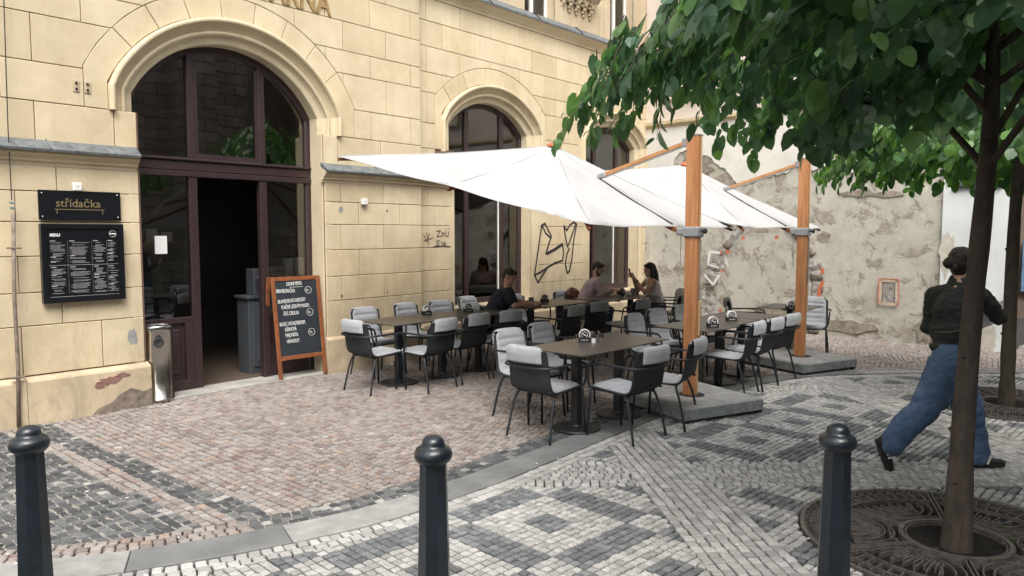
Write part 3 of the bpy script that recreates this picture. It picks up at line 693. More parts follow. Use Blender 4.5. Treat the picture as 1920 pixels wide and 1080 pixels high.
# small white boxes
for (s_, z_, lb) in ((.514, 2.11, 'small white square box on the wall above the name board'), (3.772, 2.075, 'small white square box on the wall under the string course')):
    t_ = thing('junction_box', lb, 'box', on_wall(s_, z_, -.012), FR, 'white boxes on the facade')
    MB().box(-.04, .04, -.06, 0, -.04, .04, .008).build('cover', M['white_plastic'], t_); MB().box(-.012, .012, -.0615, -.058, -.004, .004).build('slot', M['slab'], t_)
t_ = thing('cable_anchor', 'pair of small white plates with bolts beside the big arch', 'anchor', on_wall(.60, 3.02, -.012), FR)
for dx in (-.05, .05):
    MB().box(dx - .03, dx + .03, -.008, 0, -.055, .055, .003).build('plate', M['stucco_pale'], t_)
    MB().box(dx - .01, dx + .01, -.022, -.006, .02, .04, .003).build('bolt', M['rubber'], t_); MB().box(dx - .01, dx + .01, -.022, -.006, -.035, -.015, .003).build('bolt', M['rubber'], t_)
# notice on the sidelight glass
pn = MB(K).box(1.33, 1.455, .268, .271, 1.475, 1.66).build('paper_notice', M['paper'], None); pn.location = WO; pn.rotation_euler = (0, 0, FR); tag(pn, 'blank white paper notice stuck inside the left sidelight', 'notice')
# carved letters above the arch
t_ = thing('carved_lettering', 'gilded old lettering carved high above the doorway, running out of frame', 'lettering', on_wall(2.30, 4.235, -.012), FR)
text('KAVÁRNA', .40, M['carved'], t_, (-.35, -.004, 0), (R(90), 0, 0), name='letters', ext=.01, xs=.78, bold=.004)
# lightning conductor: wire, then a protective pipe
t_ = thing('lightning_conductor', 'thin lightning wire entering a weathered steel pipe at the left edge', 'pipe', (0, 0, 0))
def wp(u, v, y=-.09): s_, z_ = W(u, v, y); return on_wall(s_, z_, y)
MB().tube([wp(6, -40), wp(11, 120), wp(15, 240), wp(22, 375)], .0045, 6).build('wire', M['rubber'], t_)
pp = MB(); pp.tube([wp(25, 402), wp(27, 560), wp(34, 690), wp(35, 800, -.1)], .017, 10); pp.build('pipe', M['rust_brown'], t_, smooth=True)
cn = MB()
for v_ in (272, 380, 390): p_ = wp(16 if v_ < 300 else 23, v_); cn.tbox(Matrix.Translation(p_) @ rotz(FR), .04, .04, .025, .006)
cn.build('clamp', M['galv'], t_)
for v_ in (465, 708):
    p_ = wp(27 if v_ < 500 else 33, v_); cn = MB(); cn.tbox(Matrix.Translation(p_) @ rotz(FR), .11, .045, .018, .004); cn.build('bracket', M['rust_brown'], t_)
# graffiti
def stroke(name, lines, y, wd, label, off=-.0):
    g = MB()
    for ln_ in lines:
        pts = [Vector((*W(u, v, y), 0)) for u, v in ln_]
        for i, (a, b) in enumerate(zip(pts, pts[1:])):
            d = (b - a); 
            if d.length < 1e-5: continue
            n_ = Vector((-d.y, d.x, 0)).normalized() * wd / 2; e_ = d.normalized() * wd * .3; a = a - e_; b = b + e_; yy = y - .0012 - .0004 * (i % 5)
            g.add([((a - n_).x, yy, (a - n_).y), ((b - n_).x, yy, (b - n_).y), ((b + n_).x, yy, (b + n_).y), ((a + n_).x, yy, (a + n_).y)], [(0, 1, 2, 3)])
    g.k = K; o = g.build(name, M['spray']); o.location = WO; o.rotation_euler = (0, 0, FR); return tag(o, label, 'graffiti')
z5 = lambda l: [(580 + x / 2.909, 340 + y_ / 2.909) for x, y_ in l]
stroke('graffiti', [z5([(1228, 512), (1240, 430), (1255, 320), (1268, 240), (1285, 230), (1300, 262), (1320, 300), (1305, 345), (1290, 395), (1335, 370), (1380, 340), (1387, 390), (1380, 432), (1340, 445), (1300, 468), (1262, 495), (1228, 512), (1246, 552), (1270, 515), (1300, 468)]),
    z5([(1270, 242), (1290, 285), (1312, 305)]), z5([(1296, 398), (1340, 374), (1376, 350)]),
    z5([(1388, 242), (1396, 300), (1408, 358), (1430, 300), (1454, 230), (1440, 224), (1420, 240), (1404, 268), (1388, 242)]),
    z5([(1458, 235), (1442, 320), (1432, 420), (1418, 490), (1406, 500), (1396, 450), (1404, 400), (1418, 365)])], Y2 - .012, .035, 'large black outline graffiti tag between the two arched windows')
stroke('graffiti', [[(818, 434), (826, 432), (819, 444), (827, 443)], [(829, 436), (833, 438), (831, 443), (828, 440), (829, 436)], [(835, 434), (836, 443), (840, 443), (841, 434)], [(836, 429), (837, 430)], [(841, 428), (842, 429)],
    [(825, 452), (819, 451), (818, 455), (823, 457), (822, 461), (817, 460)], [(828, 453), (829, 460)], [(833, 454), (836, 457), (833, 461), (831, 457), (833, 454)], [(812, 463), (830, 461), (845, 463)], [(794, 440), (800, 452), (806, 438)], [(795, 452), (812, 446)], [(800, 436), (803, 458)]], Y2 - .012, .012, 'small black scribbled tags beside the first arched window')

# ================================================================ OLD WALL at the end of the yard
CO = Vector((2.776, 15.592, 0)); CANG = R(-43.62); CD = Vector((math.cos(CANG), math.sin(CANG), 0)); CI = Vector((-math.sin(CANG), math.cos(CANG), 0))
OWL = thing('old_wall', 'tall old wall with flaking patched plaster closing the yard', 'wall', CO, CANG)
MB().box(-.3, 5.52, 0, 1.0, -.3, 9.0).build('masonry', M['old_wall'], OWL)
def frac(x, seed, sc=1.0): return sum(mnoise.noise(Vector((x * sc * f, seed, f))) / f ** .85 for f in (1, 2.3, 5.1, 11, 23))
def lowline(s):
    base = np.interp(s, [-.1, .5, .67, .8, 1.32, 1.78, 2.22, 2.63, 3.22, 3.9, 4.65, 4.78, 5.1, 5.53], [2.4, 2.45, 3.15, 3.32, 3.3, 2.95, 2.62, 2.72, 2.90, 2.85, 2.70, 3.1, 3.3, 2.9])
    return float(base) + .16 * frac(s, 3.3, 2.2)
n = 260; xs = [-.02 + 5.54 * k / n for k in range(n + 1)]
mb = MB(); lows = [lowline(x) for x in xs]; rr = [0.008 + .006 * frac(x, 9, 3) for x in xs]
vs = []; fs = []
for x, l, r_ in zip(xs, lows, rr): vs += [(x, -.004, l), (x, -.018 - abs(r_), l + .012), (x, -.02, 3.9)]
for i in range(n): a = 3 * i; fs += [(a, a + 3, a + 4, a + 1), (a + 1, a + 4, a + 5, a + 2)]
mb.add(vs, fs); mb.build('upper_plaster', M['pale_plaster'], OWL)
# islands of surviving plaster and deeper scars
M['plaster_isle'] = simple('plaster_island', (.52, .49, .42), .95, nscale=5, namt=.2, bscale=25, bstr=.5)
M['scar_deep'] = simple('deep_scar', (.27, .235, .19), .98, nscale=9, namt=.45, bscale=22, bstr=.9, bd=.01)
def isle(c, z, rx, rz, seed, y, mat, name):
    pts = [(c + rx * math.cos(t) * (1 + .55 * mnoise.noise(Vector((math.cos(t) * 1.6 + seed, math.sin(t) * 1.6, seed))) + .25 * mnoise.noise(Vector((math.cos(t) * 6 + seed, math.sin(t) * 6, 2)))), z + rz * math.sin(t) * (1 + .5 * mnoise.noise(Vector((math.cos(t) * 2, math.sin(t) * 2 + seed, 5))))) for t in np.linspace(0, 2 * PI, 40)[:-1]]
    mb = MB(); mb.prism(inset_poly(pts, .0), y, y + .02, .006, .006) if False else mb.prism(pts, y, y + .02); mb.build(name, mat, OWL, fix=True)
rd = random.Random(12)
for k in range(9):
    c_, z_ = rd.uniform(.1, 5.3), rd.uniform(.35, 2.6); isle(c_, z_, rd.uniform(.04, .2), rd.uniform(.03, .12), k * 1.7, -.003 - .0006 * k / 3, M['plaster_isle' if k % 2 else 'scar_deep'], 'plaster_patch')
for (c_, z_, rx, rz, k) in ((1.15, 3.08, .40, .20, 71), (1.75, 2.75, .28, .16, 75), (4.2, 2.45, .30, .05, 72), (4.7, 2.42, .22, .05, 73), (3.0, .35, .5, .12, 74), (4.1, .18, .45, .10, 76), (5.35, .25, .14, .22, 77)): isle(c_, z_, rx, rz, k, -.012 - k * 1e-4, M['scar_deep'], 'plaster_patch')
# exposed stones of the old pointed arch
M['rub1'] = simple('rubble_stone', (.21, .18, .145), .95, nscale=9, namt=.5, bscale=30, bstr=.8, bd=.01)
def rubble(pts, wd, seed):
    rd = random.Random(seed); P_ = [Vector((a, 0, b)) for a, b in pts]
    for a, b in zip(P_, P_[1:]):
        L = (b - a).length; nn = max(1, int(L / .17)); d = (b - a).normalized(); nrm = Vector((-d.z, 0, d.x))
        for i in range(nn):
            p = a.lerp(b, (i + .5) / nn) + nrm * rd.uniform(-.02, .02)
            mb = MB(); bm = bmesh.new(); bmesh.ops.create_icosphere(bm, subdivisions=2, radius=.5)
            for v in bm.verts:
                q = v.co * (1 + .25 * mnoise.noise(v.co * 2.2 + Vector((seed, i, a.x))))
                q = Vector([max(-.36, min(.36, c__)) for c__ in q]) * 1.35
                v.co = p + d * q.x * (L / nn) * 1.02 + nrm * q.y * wd * rd.uniform(.9, 1.0) + Vector((0, 1, 0)) * q.z * .10
            bm.verts.index_update(); mb.add([v.co[:] for v in bm.verts], [[v.index for v in f.verts] for f in bm.faces]); bm.free()
            mb.build('rubble_stone', M['rub1'], OWL, smooth=True)
rubble([(1.52, .0), (1.56, .55), (1.55, 1.0), (1.72, 1.35)], .26, 1); rubble([(1.72, 1.35), (1.95, 1.62), (2.15, 1.88), (2.38, 2.05)], .15, 2)
rubble([(3.0, 1.98), (3.3, 1.68), (3.5, 1.38)], .13, 3); rubble([(3.55, 1.30), (3.60, .95), (3.56, .5), (3.56, .0)], .22, 4)
# protective plastic and tape
def sheet(poly_c, w_, h_, y, seed, rot=0, mat='plastic', amp=.035, name='plastic_sheet', n=14):
    mb = MB(); vs = []; cx, cz = poly_c
    for j in range(n + 1):
        for i in range(n + 1):
            a = (i / n - .5) * w_; b = (j / n - .5) * h_; e = amp * (.6 + mnoise.noise(Vector((a * 9 + seed, b * 9, seed))) + .5 * mnoise.noise(Vector((a * 24, b * 24 + seed, 1))))
            x = cx + a * math.cos(rot) - b * math.sin(rot) + .012 * mnoise.noise(Vector((b * 14, seed, 0))); z = cz + a * math.sin(rot) + b * math.cos(rot) + .012 * mnoise.noise(Vector((a * 14, seed, 4)))
            vs.append((x, y - max(0, e), z))
    mb.add(vs, [(j * (n + 1) + i, j * (n + 1) + i + 1, (j + 1) * (n + 1) + i + 1, (j + 1) * (n + 1) + i) for j in range(n) for i in range(n)])
    return mb.build(name, M[mat], OWL, smooth=True)
sheet((1.70, 1.28), .42, .36, -.07, 1, R(12)); sheet((1.60, .92), .34, .26, -.07, 2, R(-10)); sheet((1.57, .42), .34, .48, -.07, 3); sheet((2.16, 1.80), .5, .17, -.06, 4, R(42)); sheet((1.55, .12), .3, .25, -.06, 8)
sheet((3.60, 1.18), .30, .26, -.06, 5, R(-15)); sheet((3.56, .62), .22, .62, -.06, 6); sheet((3.28, 1.78), .42, .13, -.05, 9, R(-48))
def tape(pts, wd, y, mat, name='tape_strip'):
    mb = MB()
    for i, ((a, b), (c_, d)) in enumerate(zip(pts, pts[1:])):
        e = Vector((c_ - a, d - b)); n_ = Vector((-e.y, e.x)).normalized() * wd / 2; yy = y - i * .0012
        mb.add([(a - n_.x, yy, b - n_.y), (c_ - n_.x, yy, d - n_.y), (c_ + n_.x, yy, d + n_.y), (a + n_.x, yy, b + n_.y)], [(0, 1, 2, 3)])
    mb.build(name, M[mat], OWL)
tape([(1.52, 1.16), (1.55, 1.42), (1.78, 1.40)], .05, -.115, 'white_plastic'); tape([(1.44, .98), (1.64, .78), (1.76, .98)], .045, -.115, 'white_plastic'); tape([(1.52, 1.17), (1.74, 1.12)], .03, -.115, 'white_plastic')
for (x_, z_, w_, h_) in ((1.80, 1.40, .05, .05), (1.93, 1.42, .07, .06), (1.83, 1.05, .05, .05), (2.23, 1.68, .07, .05), (2.88, 1.70, .07, .06), (1.80, .29, .045, .08), (3.72, 1.12, .06, .09), (3.80, .50, .04, .05)): tape([(x_ - w_ / 2, z_), (x_ + w_ / 2, z_ + .01)], h_, -.118, 'tape_orange')
tape([(3.74, .95), (3.68, .82), (3.66, .55), (3.67, .22)], .055, -.118, 'tape_orange')
# taped-up niche
nx = MB(); nx.box(4.67, 4.89, -.004, .02, .64, 1.0); nx.build('niche_back', M['rub1'], OWL); sheet((4.78, .81), .18, .32, -.012, 11, 0, amp=.02, name='niche_sheet')
for pts, mt in (([(4.645, .62), (4.65, 1.02)], 'tape_tan'), ([(4.91, .60), (4.90, 1.02)], 'tape_tan'), ([(4.62, 1.005), (4.92, 1.0)], 'tape_tan'), ([(4.62, .625), (4.93, .615)], 'tape_tan')): tape(pts, .05, -.042, mt)
for pts in ([(4.62, .60), (4.625, 1.03)], [(4.935, .60), (4.93, 1.02)], [(4.64, 1.032), (4.92, 1.025)]): tape(pts, .014, -.046, 'tape_orange')
# cornice, band and pilasters above
M['cream'] = simple('cream_moulding', (.52, .43, .27), .85)
mb = MB(); n0 = len(mb.v); prof = [(.0, 3.90), (-.03, 3.90), (-.045, 3.93), (-.085, 3.96), (-.09, 4.0), (0.0, 4.03)]
vs = [(s, y, z) for s in (-.02, 6.5) for y, z in prof]; mb.add(vs, [(i, (i + 1) % 6, 6 + (i + 1) % 6, 6 + i) for i in range(6)]); mb.build('cornice', M['cream'], OWL, fix=True)
mb = MB(); mb.box(-.02, 6.5, -.035, 0, 4.03, 4.42); mb.box(-.02, 6.5, -.02, 0, 4.42, 9.0); mb.build('upper_facade', M['pink_wall'], OWL)
for a in (.55, 2.6, 4.7):
    mb = MB(); mb.box(a, a + .75, -.10, 0, 4.85, 8.9, .01); mb.box(a - .06, a + .81, -.13, 0, 4.42, 4.85, .015)
    for k in range(5): mb.box(a + .09 + k * .125, a + .15 + k * .125, -.125, -.09, 5.0, 8.8, .008)
    mb.build('pilaster', M['pink_wall'], OWL)
# white rendered pier
MB().box(5.525, 6.45, -.05, .30, -.3, 4.4).build('white_pier', M['white_plaster'], OWL)
for (c_, z_, rx, rz, k) in ((5.9, 1.02, .10, .10, 81), (6.10, .86, .13, .12, 82), (5.62, 1.45, .10, .35, 83), (6.2, .2, .14, .20, 84), (5.7, .2, .14, .24, 85), (6.0, 2.36, .05, .08, 86)): isle(c_, z_, rx, rz, k, -.053 - k * 1e-5, M['plaster_isle'], 'plaster_patch')
pl = thing('wall_plaque', 'dark metal plaque board fixed high on the white pier', 'plaque', CO + CD * 5.68 + CI * -.055 + Vector((0, 0, 2.50)), CANG)
MB().box(0, .62, -.03, 0, 0, .22, .005).build('panel', simple('plaque_metal', (.09, .10, .11), .5, .3), pl); fr = MB(); fr.box(-.02, .64, -.045, 0, -.03, 0, .004); fr.box(-.02, .64, -.045, 0, .22, .24, .004); fr.build('rim', M['rubber'], pl)
# far house beyond the passage with dark portal and poster
FH = thing('far_house', 'brownish stone house with a dark doorway seen through the passage', 'building', (10.6, 15.8, 0), R(-20))
mb = MB(); mb.box(-1.0, 1.2, 0, 1, -.3, 9); mb.box(2.6, 9, 0, 1, -.3, 9); mb.box(1.2, 2.6, 0, 1, 3.2, 9); mb.build('wall', M['far_stone'], FH); MB().box(1.2, 2.6, .6, .62, 0, 3.2).build('door', M['dark_int'], FH)
ps = thing('street_poster', 'blue poster on the far house at the right edge', 'poster', (10.6, 15.7, .55), R(-20)); MB().box(.1, .9, -.04, 0, 0, 1.1, .005).build('sheet', M['poster_blue'], ps)
# opposite side of the street (behind the camera): stone church flank with windows
OB = thing('church_flank', 'dark stone church flank across the street, behind the viewer', 'building', WO - WIN * 13.6, WANG)
mb = MB(); mb.box(-14, 26, -2, 0, -.3, 9)
for k in range(6): mb.box(-10 + k * 6, -8.9 + k * 6, -.02, .8, -.3, 7.5)
mb.build('wall', M['church'], OB)
for k in range(6):
    f = MB().box(-7.4 + k * 6, -5.6 + k * 6, -.002, .06, 3, 8.2, .02).build('window', M['far_stone'], OB); MB().box(-7.25 + k * 6, -5.75 + k * 6, .05, .07, 3.15, 8.05).build('pane', M['glass'], f)

# ================================================================ GROUND
g = MB(); g.add([(-150, -150, -.022), (150, -150, -.022), (150, 150, -.022), (-150, 150, -.022)], [(0, 1, 2, 3)]); tag(g.build('ground', M['sand']), kind='structure')
KC = [(-7, 3.28), (-4.5, 3.52), (-3.4, 3.67), (-2.46, 3.87), (-2.0, 4.02), (-1.61, 4.20), (-1.2, 4.43), (-.85, 4.68), (-.55, 4.98), (-.2, 5.36), (.17, 5.82), (.55, 6.30), (1.0, 6.86), (1.5, 7.46), (2.2, 8.26), (3.0, 8.95), (3.8, 9.37), (4.6, 9.50), (6, 9.56), (14, 9.62)]
KC = [Vector((a * 1.0, b)) for a, b in KC]
def catmull(P_, n=6):
    out = []
    for i in range(len(P_) - 1):
        p0 = P_[max(i - 1, 0)]; p1 = P_[i]; p2 = P_[i + 1]; p3 = P_[min(i + 2, len(P_) - 1)]
        for k in range(n):
            t = k / n; out.append(.5 * ((2 * p1) + (p2 - p0) * t + (2 * p0 - 5 * p1 + 4 * p2 - p3) * t * t + (3 * p1 - p0 - 3 * p2 + p3) * t ** 3))
    out.append(P_[-1]); return out
KP = catmull(KC); KPn = np.array([p[:] for p in KP]); KA = KPn[:-1]; KB_ = KPn[1:]; KD = KB_ - KA; KL = (KD ** 2).sum(1)
KS = np.concatenate([[0], np.cumsum(np.sqrt(KL))])
KW = .145
def kdist(x, y):
    """signed distance to kerb centre line (+ = yard side), arclength, unit normal"""
    px = x - KA[:, 0]; py = y - KA[:, 1]; t = np.clip((px * KD[:, 0] + py * KD[:, 1]) / KL, 0, 1)
    qx = px - t * KD[:, 0]; qy = py - t * KD[:, 1]; d2 = qx * qx + qy * qy; i = int(d2.argmin()); L = math.sqrt(KL[i])
    nx_, ny_ = -KD[i, 1] / L, KD[i, 0] / L
    sd_ = math.sqrt(d2[i]) * (1 if qx[i] * nx_ + qy[i] * ny_ >= 0 else -1)
    return sd_, KS[i] + t[i] * L, (nx_, ny_), i
def kpoint(s, off):
    i = min(int(np.searchsorted(KS, s)) - 1, len(KA) - 1); i = max(i, 0); L = math.sqrt(KL[i]); t = (s - KS[i]) / L
    # smooth normal
    def nrm(j): j = max(0, min(j, len(KA) - 1)); l = math.sqrt(KL[j]); return Vector((-KD[j, 1] / l, KD[j, 0] / l))
    nn = (nrm(i - 1) + nrm(i)) * .5 * (1 - t) + (nrm(i) + nrm(i + 1)) * .5 * t; nn.normalize()
    return Vector((KA[i, 0] + KD[i, 0] * t, KA[i, 1] + KD[i, 1] * t)) + nn * off
KERB = link('kerb', None); tag(KERB, kind='structure')
s = .0; rd = random.Random(3); joints = [0.0]
while joints[-1] < KS[-1] - 1.2: joints.append(joints[-1] + rd.choice([.85, 1.0, 1.15, .95]))
for a, b in zip(joints, joints[1:]):
    q = kpoint((a + b) / 2, 0)
    if q.x < -5.5 or q.x > 9: continue
    ss = np.linspace(a + .003, b - .003, 8); wv = KW if q.x < 2.2 else KW * .75
    poly = [tuple(kpoint(t, -wv + .003)) for t in ss] + [tuple(kpoint(t, wv - .003)) for t in ss[::-1]]
    mb = MB(); mb.hprism(poly, -.06, .004 + rd.uniform(-.002, .002), .004, .004); o = mb.build('kerb_stone', M['granite'] if rd.random() < .75 else M['slab'], KERB)

def clip_half(poly, nx_, ny_, c):    # keep nx*x+ny*y <= c
    out = []
    for i in range(len(poly)):
        a, b = poly[i], poly[(i + 1) % len(poly)]; da = nx_ * a[0] + ny_ * a[1] - c; db = nx_ * b[0] + ny_ * b[1] - c
        if da <= 0: out.append(a)
        if (da < 0 < db) or (db < 0 < da): t = da / (da - db); out.append((a[0] + (b[0] - a[0]) * t, a[1] + (b[1] - a[1]) * t))
    return out
GRATES = [(2.60, 4.26, .86), (5.26, 7.75, .86)]
COLL = {'light': [], 'dark': [], 'black': [], 'pink': []}
rg = random.Random(21)
def visible(x, y, mg=330):
    if y < .8: return False
    u = 960 + FPX * x / y; v = 435 + CAMH * FPX / y
    return -mg < u < 1920 + mg and v < 1080 + mg
def lay(ox, oy, ang, du, dv, planes, colour, xr, yr, kerbside, bond=.5, jit=.10, gap=.0105, kmin=None, kmax=None, extra=None):
    """rows of setts along direction ang; planes = convex zone half-planes; kerbside keeps one side of the kerb"""
    ca, sa = math.cos(ang), math.sin(ang)
    cs = [((x - ox) * ca + (y - oy) * sa, -(x - ox) * sa + (y - oy) * ca) for x in xr for y in yr]
    u0, u1 = min(c_[0] for c_ in cs), max(c_[0] for c_ in cs); v0, v1 = min(c_[1] for c_ in cs), max(c_[1] for c_ in cs)
    for j in range(math.floor(v0 / dv), math.ceil(v1 / dv) + 1):
        u = math.floor(u0 / du) * du + (bond * du if j % 2 else 0); wob = .006 * math.sin(j * 1.7)
        while u < u1:
            wd = du * (1 + rg.uniform(-jit, jit)) if jit > .05 else du
            uc, vc = u + wd / 2, (j + .5) * dv; x = ox + uc * ca - vc * sa; y = oy + uc * sa + vc * ca
            if xr[0] < x < xr[1] and yr[0] < y < yr[1] and visible(x, y) and all(a * x + b * y < c_ + .06 for a, b, c_ in planes):
                g_ = gap / 2; jj = .011 if (callable(colour) and colour(x, y) == 'black') else .005; J = lambda: rg.uniform(-jj, jj)
                loc = [(u + g_ + J() * .6, j * dv + g_ + J() + wob * 0), (u + wd - g_ + J() * .6, j * dv + g_ + J()), (u + wd - g_ + J() * .6, (j + 1) * dv - g_ + J()), (u + g_ + J() * .6, (j + 1) * dv - g_ + J())]
                poly = [(ox + a * ca - b * sa, oy + a * sa + b * ca) for a, b in loc]
                if clip_and_store(poly, x, y, planes, colour, kerbside, kmin, kmax, extra): pass
            u += wd
def clip_and_store(poly, x, y, planes, colour, kerbside, kmin, kmax, extra):
    sd_, sl, (nx_, ny_), i = kdist(x, y)
    dd = sd_ * kerbside
    if dd < (kmin or KW) - .07: return
    if kmax is not None and dd > kmax + .07: return
    for a, b, c_ in planes:
        if any(a * p[0] + b * p[1] > c_ for p in poly): poly = clip_half(poly, a, b, c_)
        if len(poly) < 3: return
    lim = (kmin or KW) + .002
    if dd < lim + .1:
        # keep side beyond lim: n.(p-q)*side >= lim
        q = (x - nx_ * sd_, y - ny_ * sd_); a, b = -nx_ * kerbside, -ny_ * kerbside; poly = clip_half(poly, a, b, a * q[0] + b * q[1] - lim)
        if len(poly) < 3: return
    if kmax is not None and dd > kmax - .1:
        q = (x - nx_ * sd_, y - ny_ * sd_); a, b = nx_ * kerbside, ny_ * kerbside; poly = clip_half(poly, a, b, a * q[0] + b * q[1] + kmax)
        if len(poly) < 3: return
    for gx, gy, gr in GRATES:
        d = math.hypot(x - gx, y - gy)
        if d < gr - .05: return
        if d < gr + .08:
            a, b = (x - gx) / d, (y - gy) / d; poly = clip_half(poly, -a, -b, -(a * gx + b * gy) - gr)
            if len(poly) < 3: return
    A = abs(sum(poly[k][0] * poly[(k + 1) % len(poly)][1] - poly[(k + 1) % len(poly)][0] * poly[k][1] for k in range(len(poly)))) / 2
    if A < .0006: return
    col = colour(x, y) if callable(colour) else colour
    if extra and not extra(x, y, sd_): return
    COLL[col].append((x * x + y * y, poly, (x, y), kerbside))
# --- mosaic side
LATS = [((.214 * K, 4.275 * K), .0572), ((1.97 * K, 6.02 * K), .0553)]
U = .056; LO = LATS[0][0]
def latt(x, y):
    a = ((x - LO[0]) + (y - LO[1])) * .70710678; b = (-(x - LO[0]) + (y - LO[1])) * .70710678
    i = math.floor(a / (4 * U) + .5); j = math.floor(b / (4 * U) + .5); li = i % 4 == 2; lj = j % 4 == 2
    return 'dark' if (li != lj) or (i % 4 == 0 and j % 4 == 0) else 'light'
sl = -.10
def strip_planes(xa, xb): return [(-1, sl, -(xa - sl * 5.3 * 1.0)), (1, -sl, (xb - sl * 5.3))]
STR = [(-2.25, -1.75), (.905, 1.44), (3.95, 4.5), (7.0, 7.5)]
BAND = [(1.95, 2.40), (5.20, 5.76), (8.25, 8.75)]
BORD = KW + .155
def halfp(xa, side): return (1, -sl, xa - sl * 5.3) if side < 0 else (-1, sl, -(xa - sl * 5.3))
XR, YR = (-5.2, 9.5), (1.9, 9.6)
# vertical strips: straight courses running away from the viewer
for xa, xb in STR:
    lay(xa, 5.3, PI / 2 - sl * -1 * -1 if False else PI / 2 + .10, U * 1.25, (xb - xa) / 8, [halfp(xb, -1), halfp(xa, 1)], 'light', (xa - .6, xb + .6), YR, -1, kmin=BORD)
bays_x = [(-5.2, STR[0][0])] + [(STR[i][1], STR[i + 1][0]) for i in range(3)] + [(STR[3][1], 9.5)]
bays_y = [(BAND[0][1], BAND[1][0]), (BAND[1][1], BAND[2][0]), (BAND[2][1], 9.7)]
for xa, xb in bays_x:
    for ya, yb in BAND:
        lay(0, ya, 0, U * 1.15, (yb - ya) / 8, [halfp(xb, -1), halfp(xa, 1), (0, 1, yb), (0, -1, -ya)], 'light', (xa - .5, xb + .5), (ya - .1, yb + .1), -1, kmin=BORD)
    for ya, yb in bays_y:
        LO, U = LATS[0] if (ya < 5 or xb < 1) else LATS[1]
        lay(LO[0] - 1.5 * U * 0, LO[1] - 4 * U * .70710678, PI / 4, U, U, [halfp(xb, -1), halfp(xa, 1), (0, 1, yb), (0, -1, -ya)], latt, (xa - .6, xb + .6), (ya - .1, yb + .1), -1, bond=0, jit=.0, kmin=BORD)
# two light courses following the kerb
def along(kmin, kmax, nrow, du, side, colour, srange=(0, 1e9)):
    rw = (kmax - kmin) / nrow
    for r_ in range(nrow):
        s_ = 0.03 * r_ + (du / 2 if r_ % 2 else 0)
        while s_ < KS[-1] - .2:
            wd = du * rg.uniform(.88, 1.12); a, b = s_ + .005, s_ + wd - .005; lo_, hi_ = kmin + r_ * rw + .005, kmin + (r_ + 1) * rw - .005
            m_ = kpoint((a + b) / 2, side * (lo_ + hi_) / 2)
            if visible(m_.x, m_.y) and m_.y < 10:
                J = lambda: rg.uniform(-.004, .004)
                pts = [kpoint(a + J(), side * lo_ + J() * .4), kpoint(b + J(), side * lo_ + J() * .4), kpoint(b + J(), side * hi_ + J()), kpoint(a + J(), side * hi_ + J())]
                if side < 0: pts = pts[::-1]
                col = colour(m_.x, m_.y) if callable(colour) else colour
                if col: COLL[col].append((m_.x ** 2 + m_.y ** 2, [tuple(p) for p in pts], (m_.x, m_.y), side))
            s_ += wd
along(KW + .004, BORD, 2, U * 1.2, -1, 'light')
# --- yard side
def ylocal(x, y): p = Vector((x, y, 0)) - WO; return p.dot(WD) / K, -p.dot(WIN) / K
def bandl(t): return (.145 + .043 * t, -.03 + .04 * t, -.19 + .04 * t)
def kcol(x, y):
    s_, t = ylocal(x, y)
    if t < 0: return None
    a, b, c_ = bandl(t)
    return 'black' if s_ > b else 'pink'
along(KW + .004, KW + .20, 3, .07, 1, lambda x, y: (kcol(x, y) if x < 2.4 else 'pink'))
def yardcol(x, y):
    s_, t = ylocal(x, y); a, b, c_ = bandl(t)
    if s_ > a: return 'pink'
    if s_ > b: return 'black'
    if s_ > c_: return 'pink'
    return 'black'
def yok(x, y, sd_):
    s_, t = ylocal(x, y)
    if t < .02 and s_ < 10.7 and not (s_ > 4.75 and t > -.10): return False
    p = Vector((x, y, 0)) - CO
    return p.dot(CI) < -.02 or p.dot(CD) > 6.5
lay(WO.x, WO.y, WANG - PI / 2, .066, .064, [], yardcol, (-5.5, 9.5), (3.4, 15.8), 1, kmin=KW + .205, extra=yok, gap=.0125)
MOS = link('mosaic_pavement', None); tag(MOS, kind='structure'); YARD = link('yard_paving', None); tag(YARD, kind='structure')
matof = {'light': 'sett_light', 'dark': 'sett_dark', 'black': 'sett_black', 'pink': 'sett_pink'}
def in_frame(x, y): u = 960 + FPX * x / y; v = 435 + CAMH * FPX / y; return -20 < u < 1940 and v < 1090
for par, side in ((MOS, -1), (YARD, 1)):
    cand = sorted([(d, p, c_, k) for k in COLL for (d, p, c_, sd_) in COLL[k] if sd_ == side and in_frame(*c_)], key=lambda q: q[0])[:290]
    chosen = set(id(q[1]) for q in cand); big = {k: MB() for k in COLL}
    for k in COLL:
        for (d, p, c_, sd_) in COLL[k]:
            if sd_ != side: continue
            A = sum(p[i][0] * p[(i + 1) % len(p)][1] - p[(i + 1) % len(p)][0] * p[i][1] for i in range(len(p)))
            if A < 0: p2 = p[::-1]
            else: p2 = p
            # irregular quarried faces
            z1 = rg.uniform(-.003, .003); val = rg.random()
            one = id(p) in chosen
            mb = MB() if one else big[k]; mb.val = val
            if d < 110: mb.hprism(p2, -.02, z1, .0065, .006)
            else: mb.hprism(p2, -.012, z1, .009, .006)
            if one: mb.build('sett', M[matof[k]], par)
    mo = MB()
    for (d, p, c_, sd_) in COLL['black']:
        if sd_ == side: q = inset_poly(p, -.012); mo.add([(a, b, -.009 - .0002 * (len(mo.v) % 7)) for a, b in q], [tuple(range(len(q)))])
    if mo.v: tag(mo.build('joint_mortar', M['mortar'], par), kind='stuff')
    for k in COLL:
        if big[k].v: tag(big[k].build('setts', M[matof[k]], par), kind='stuff')

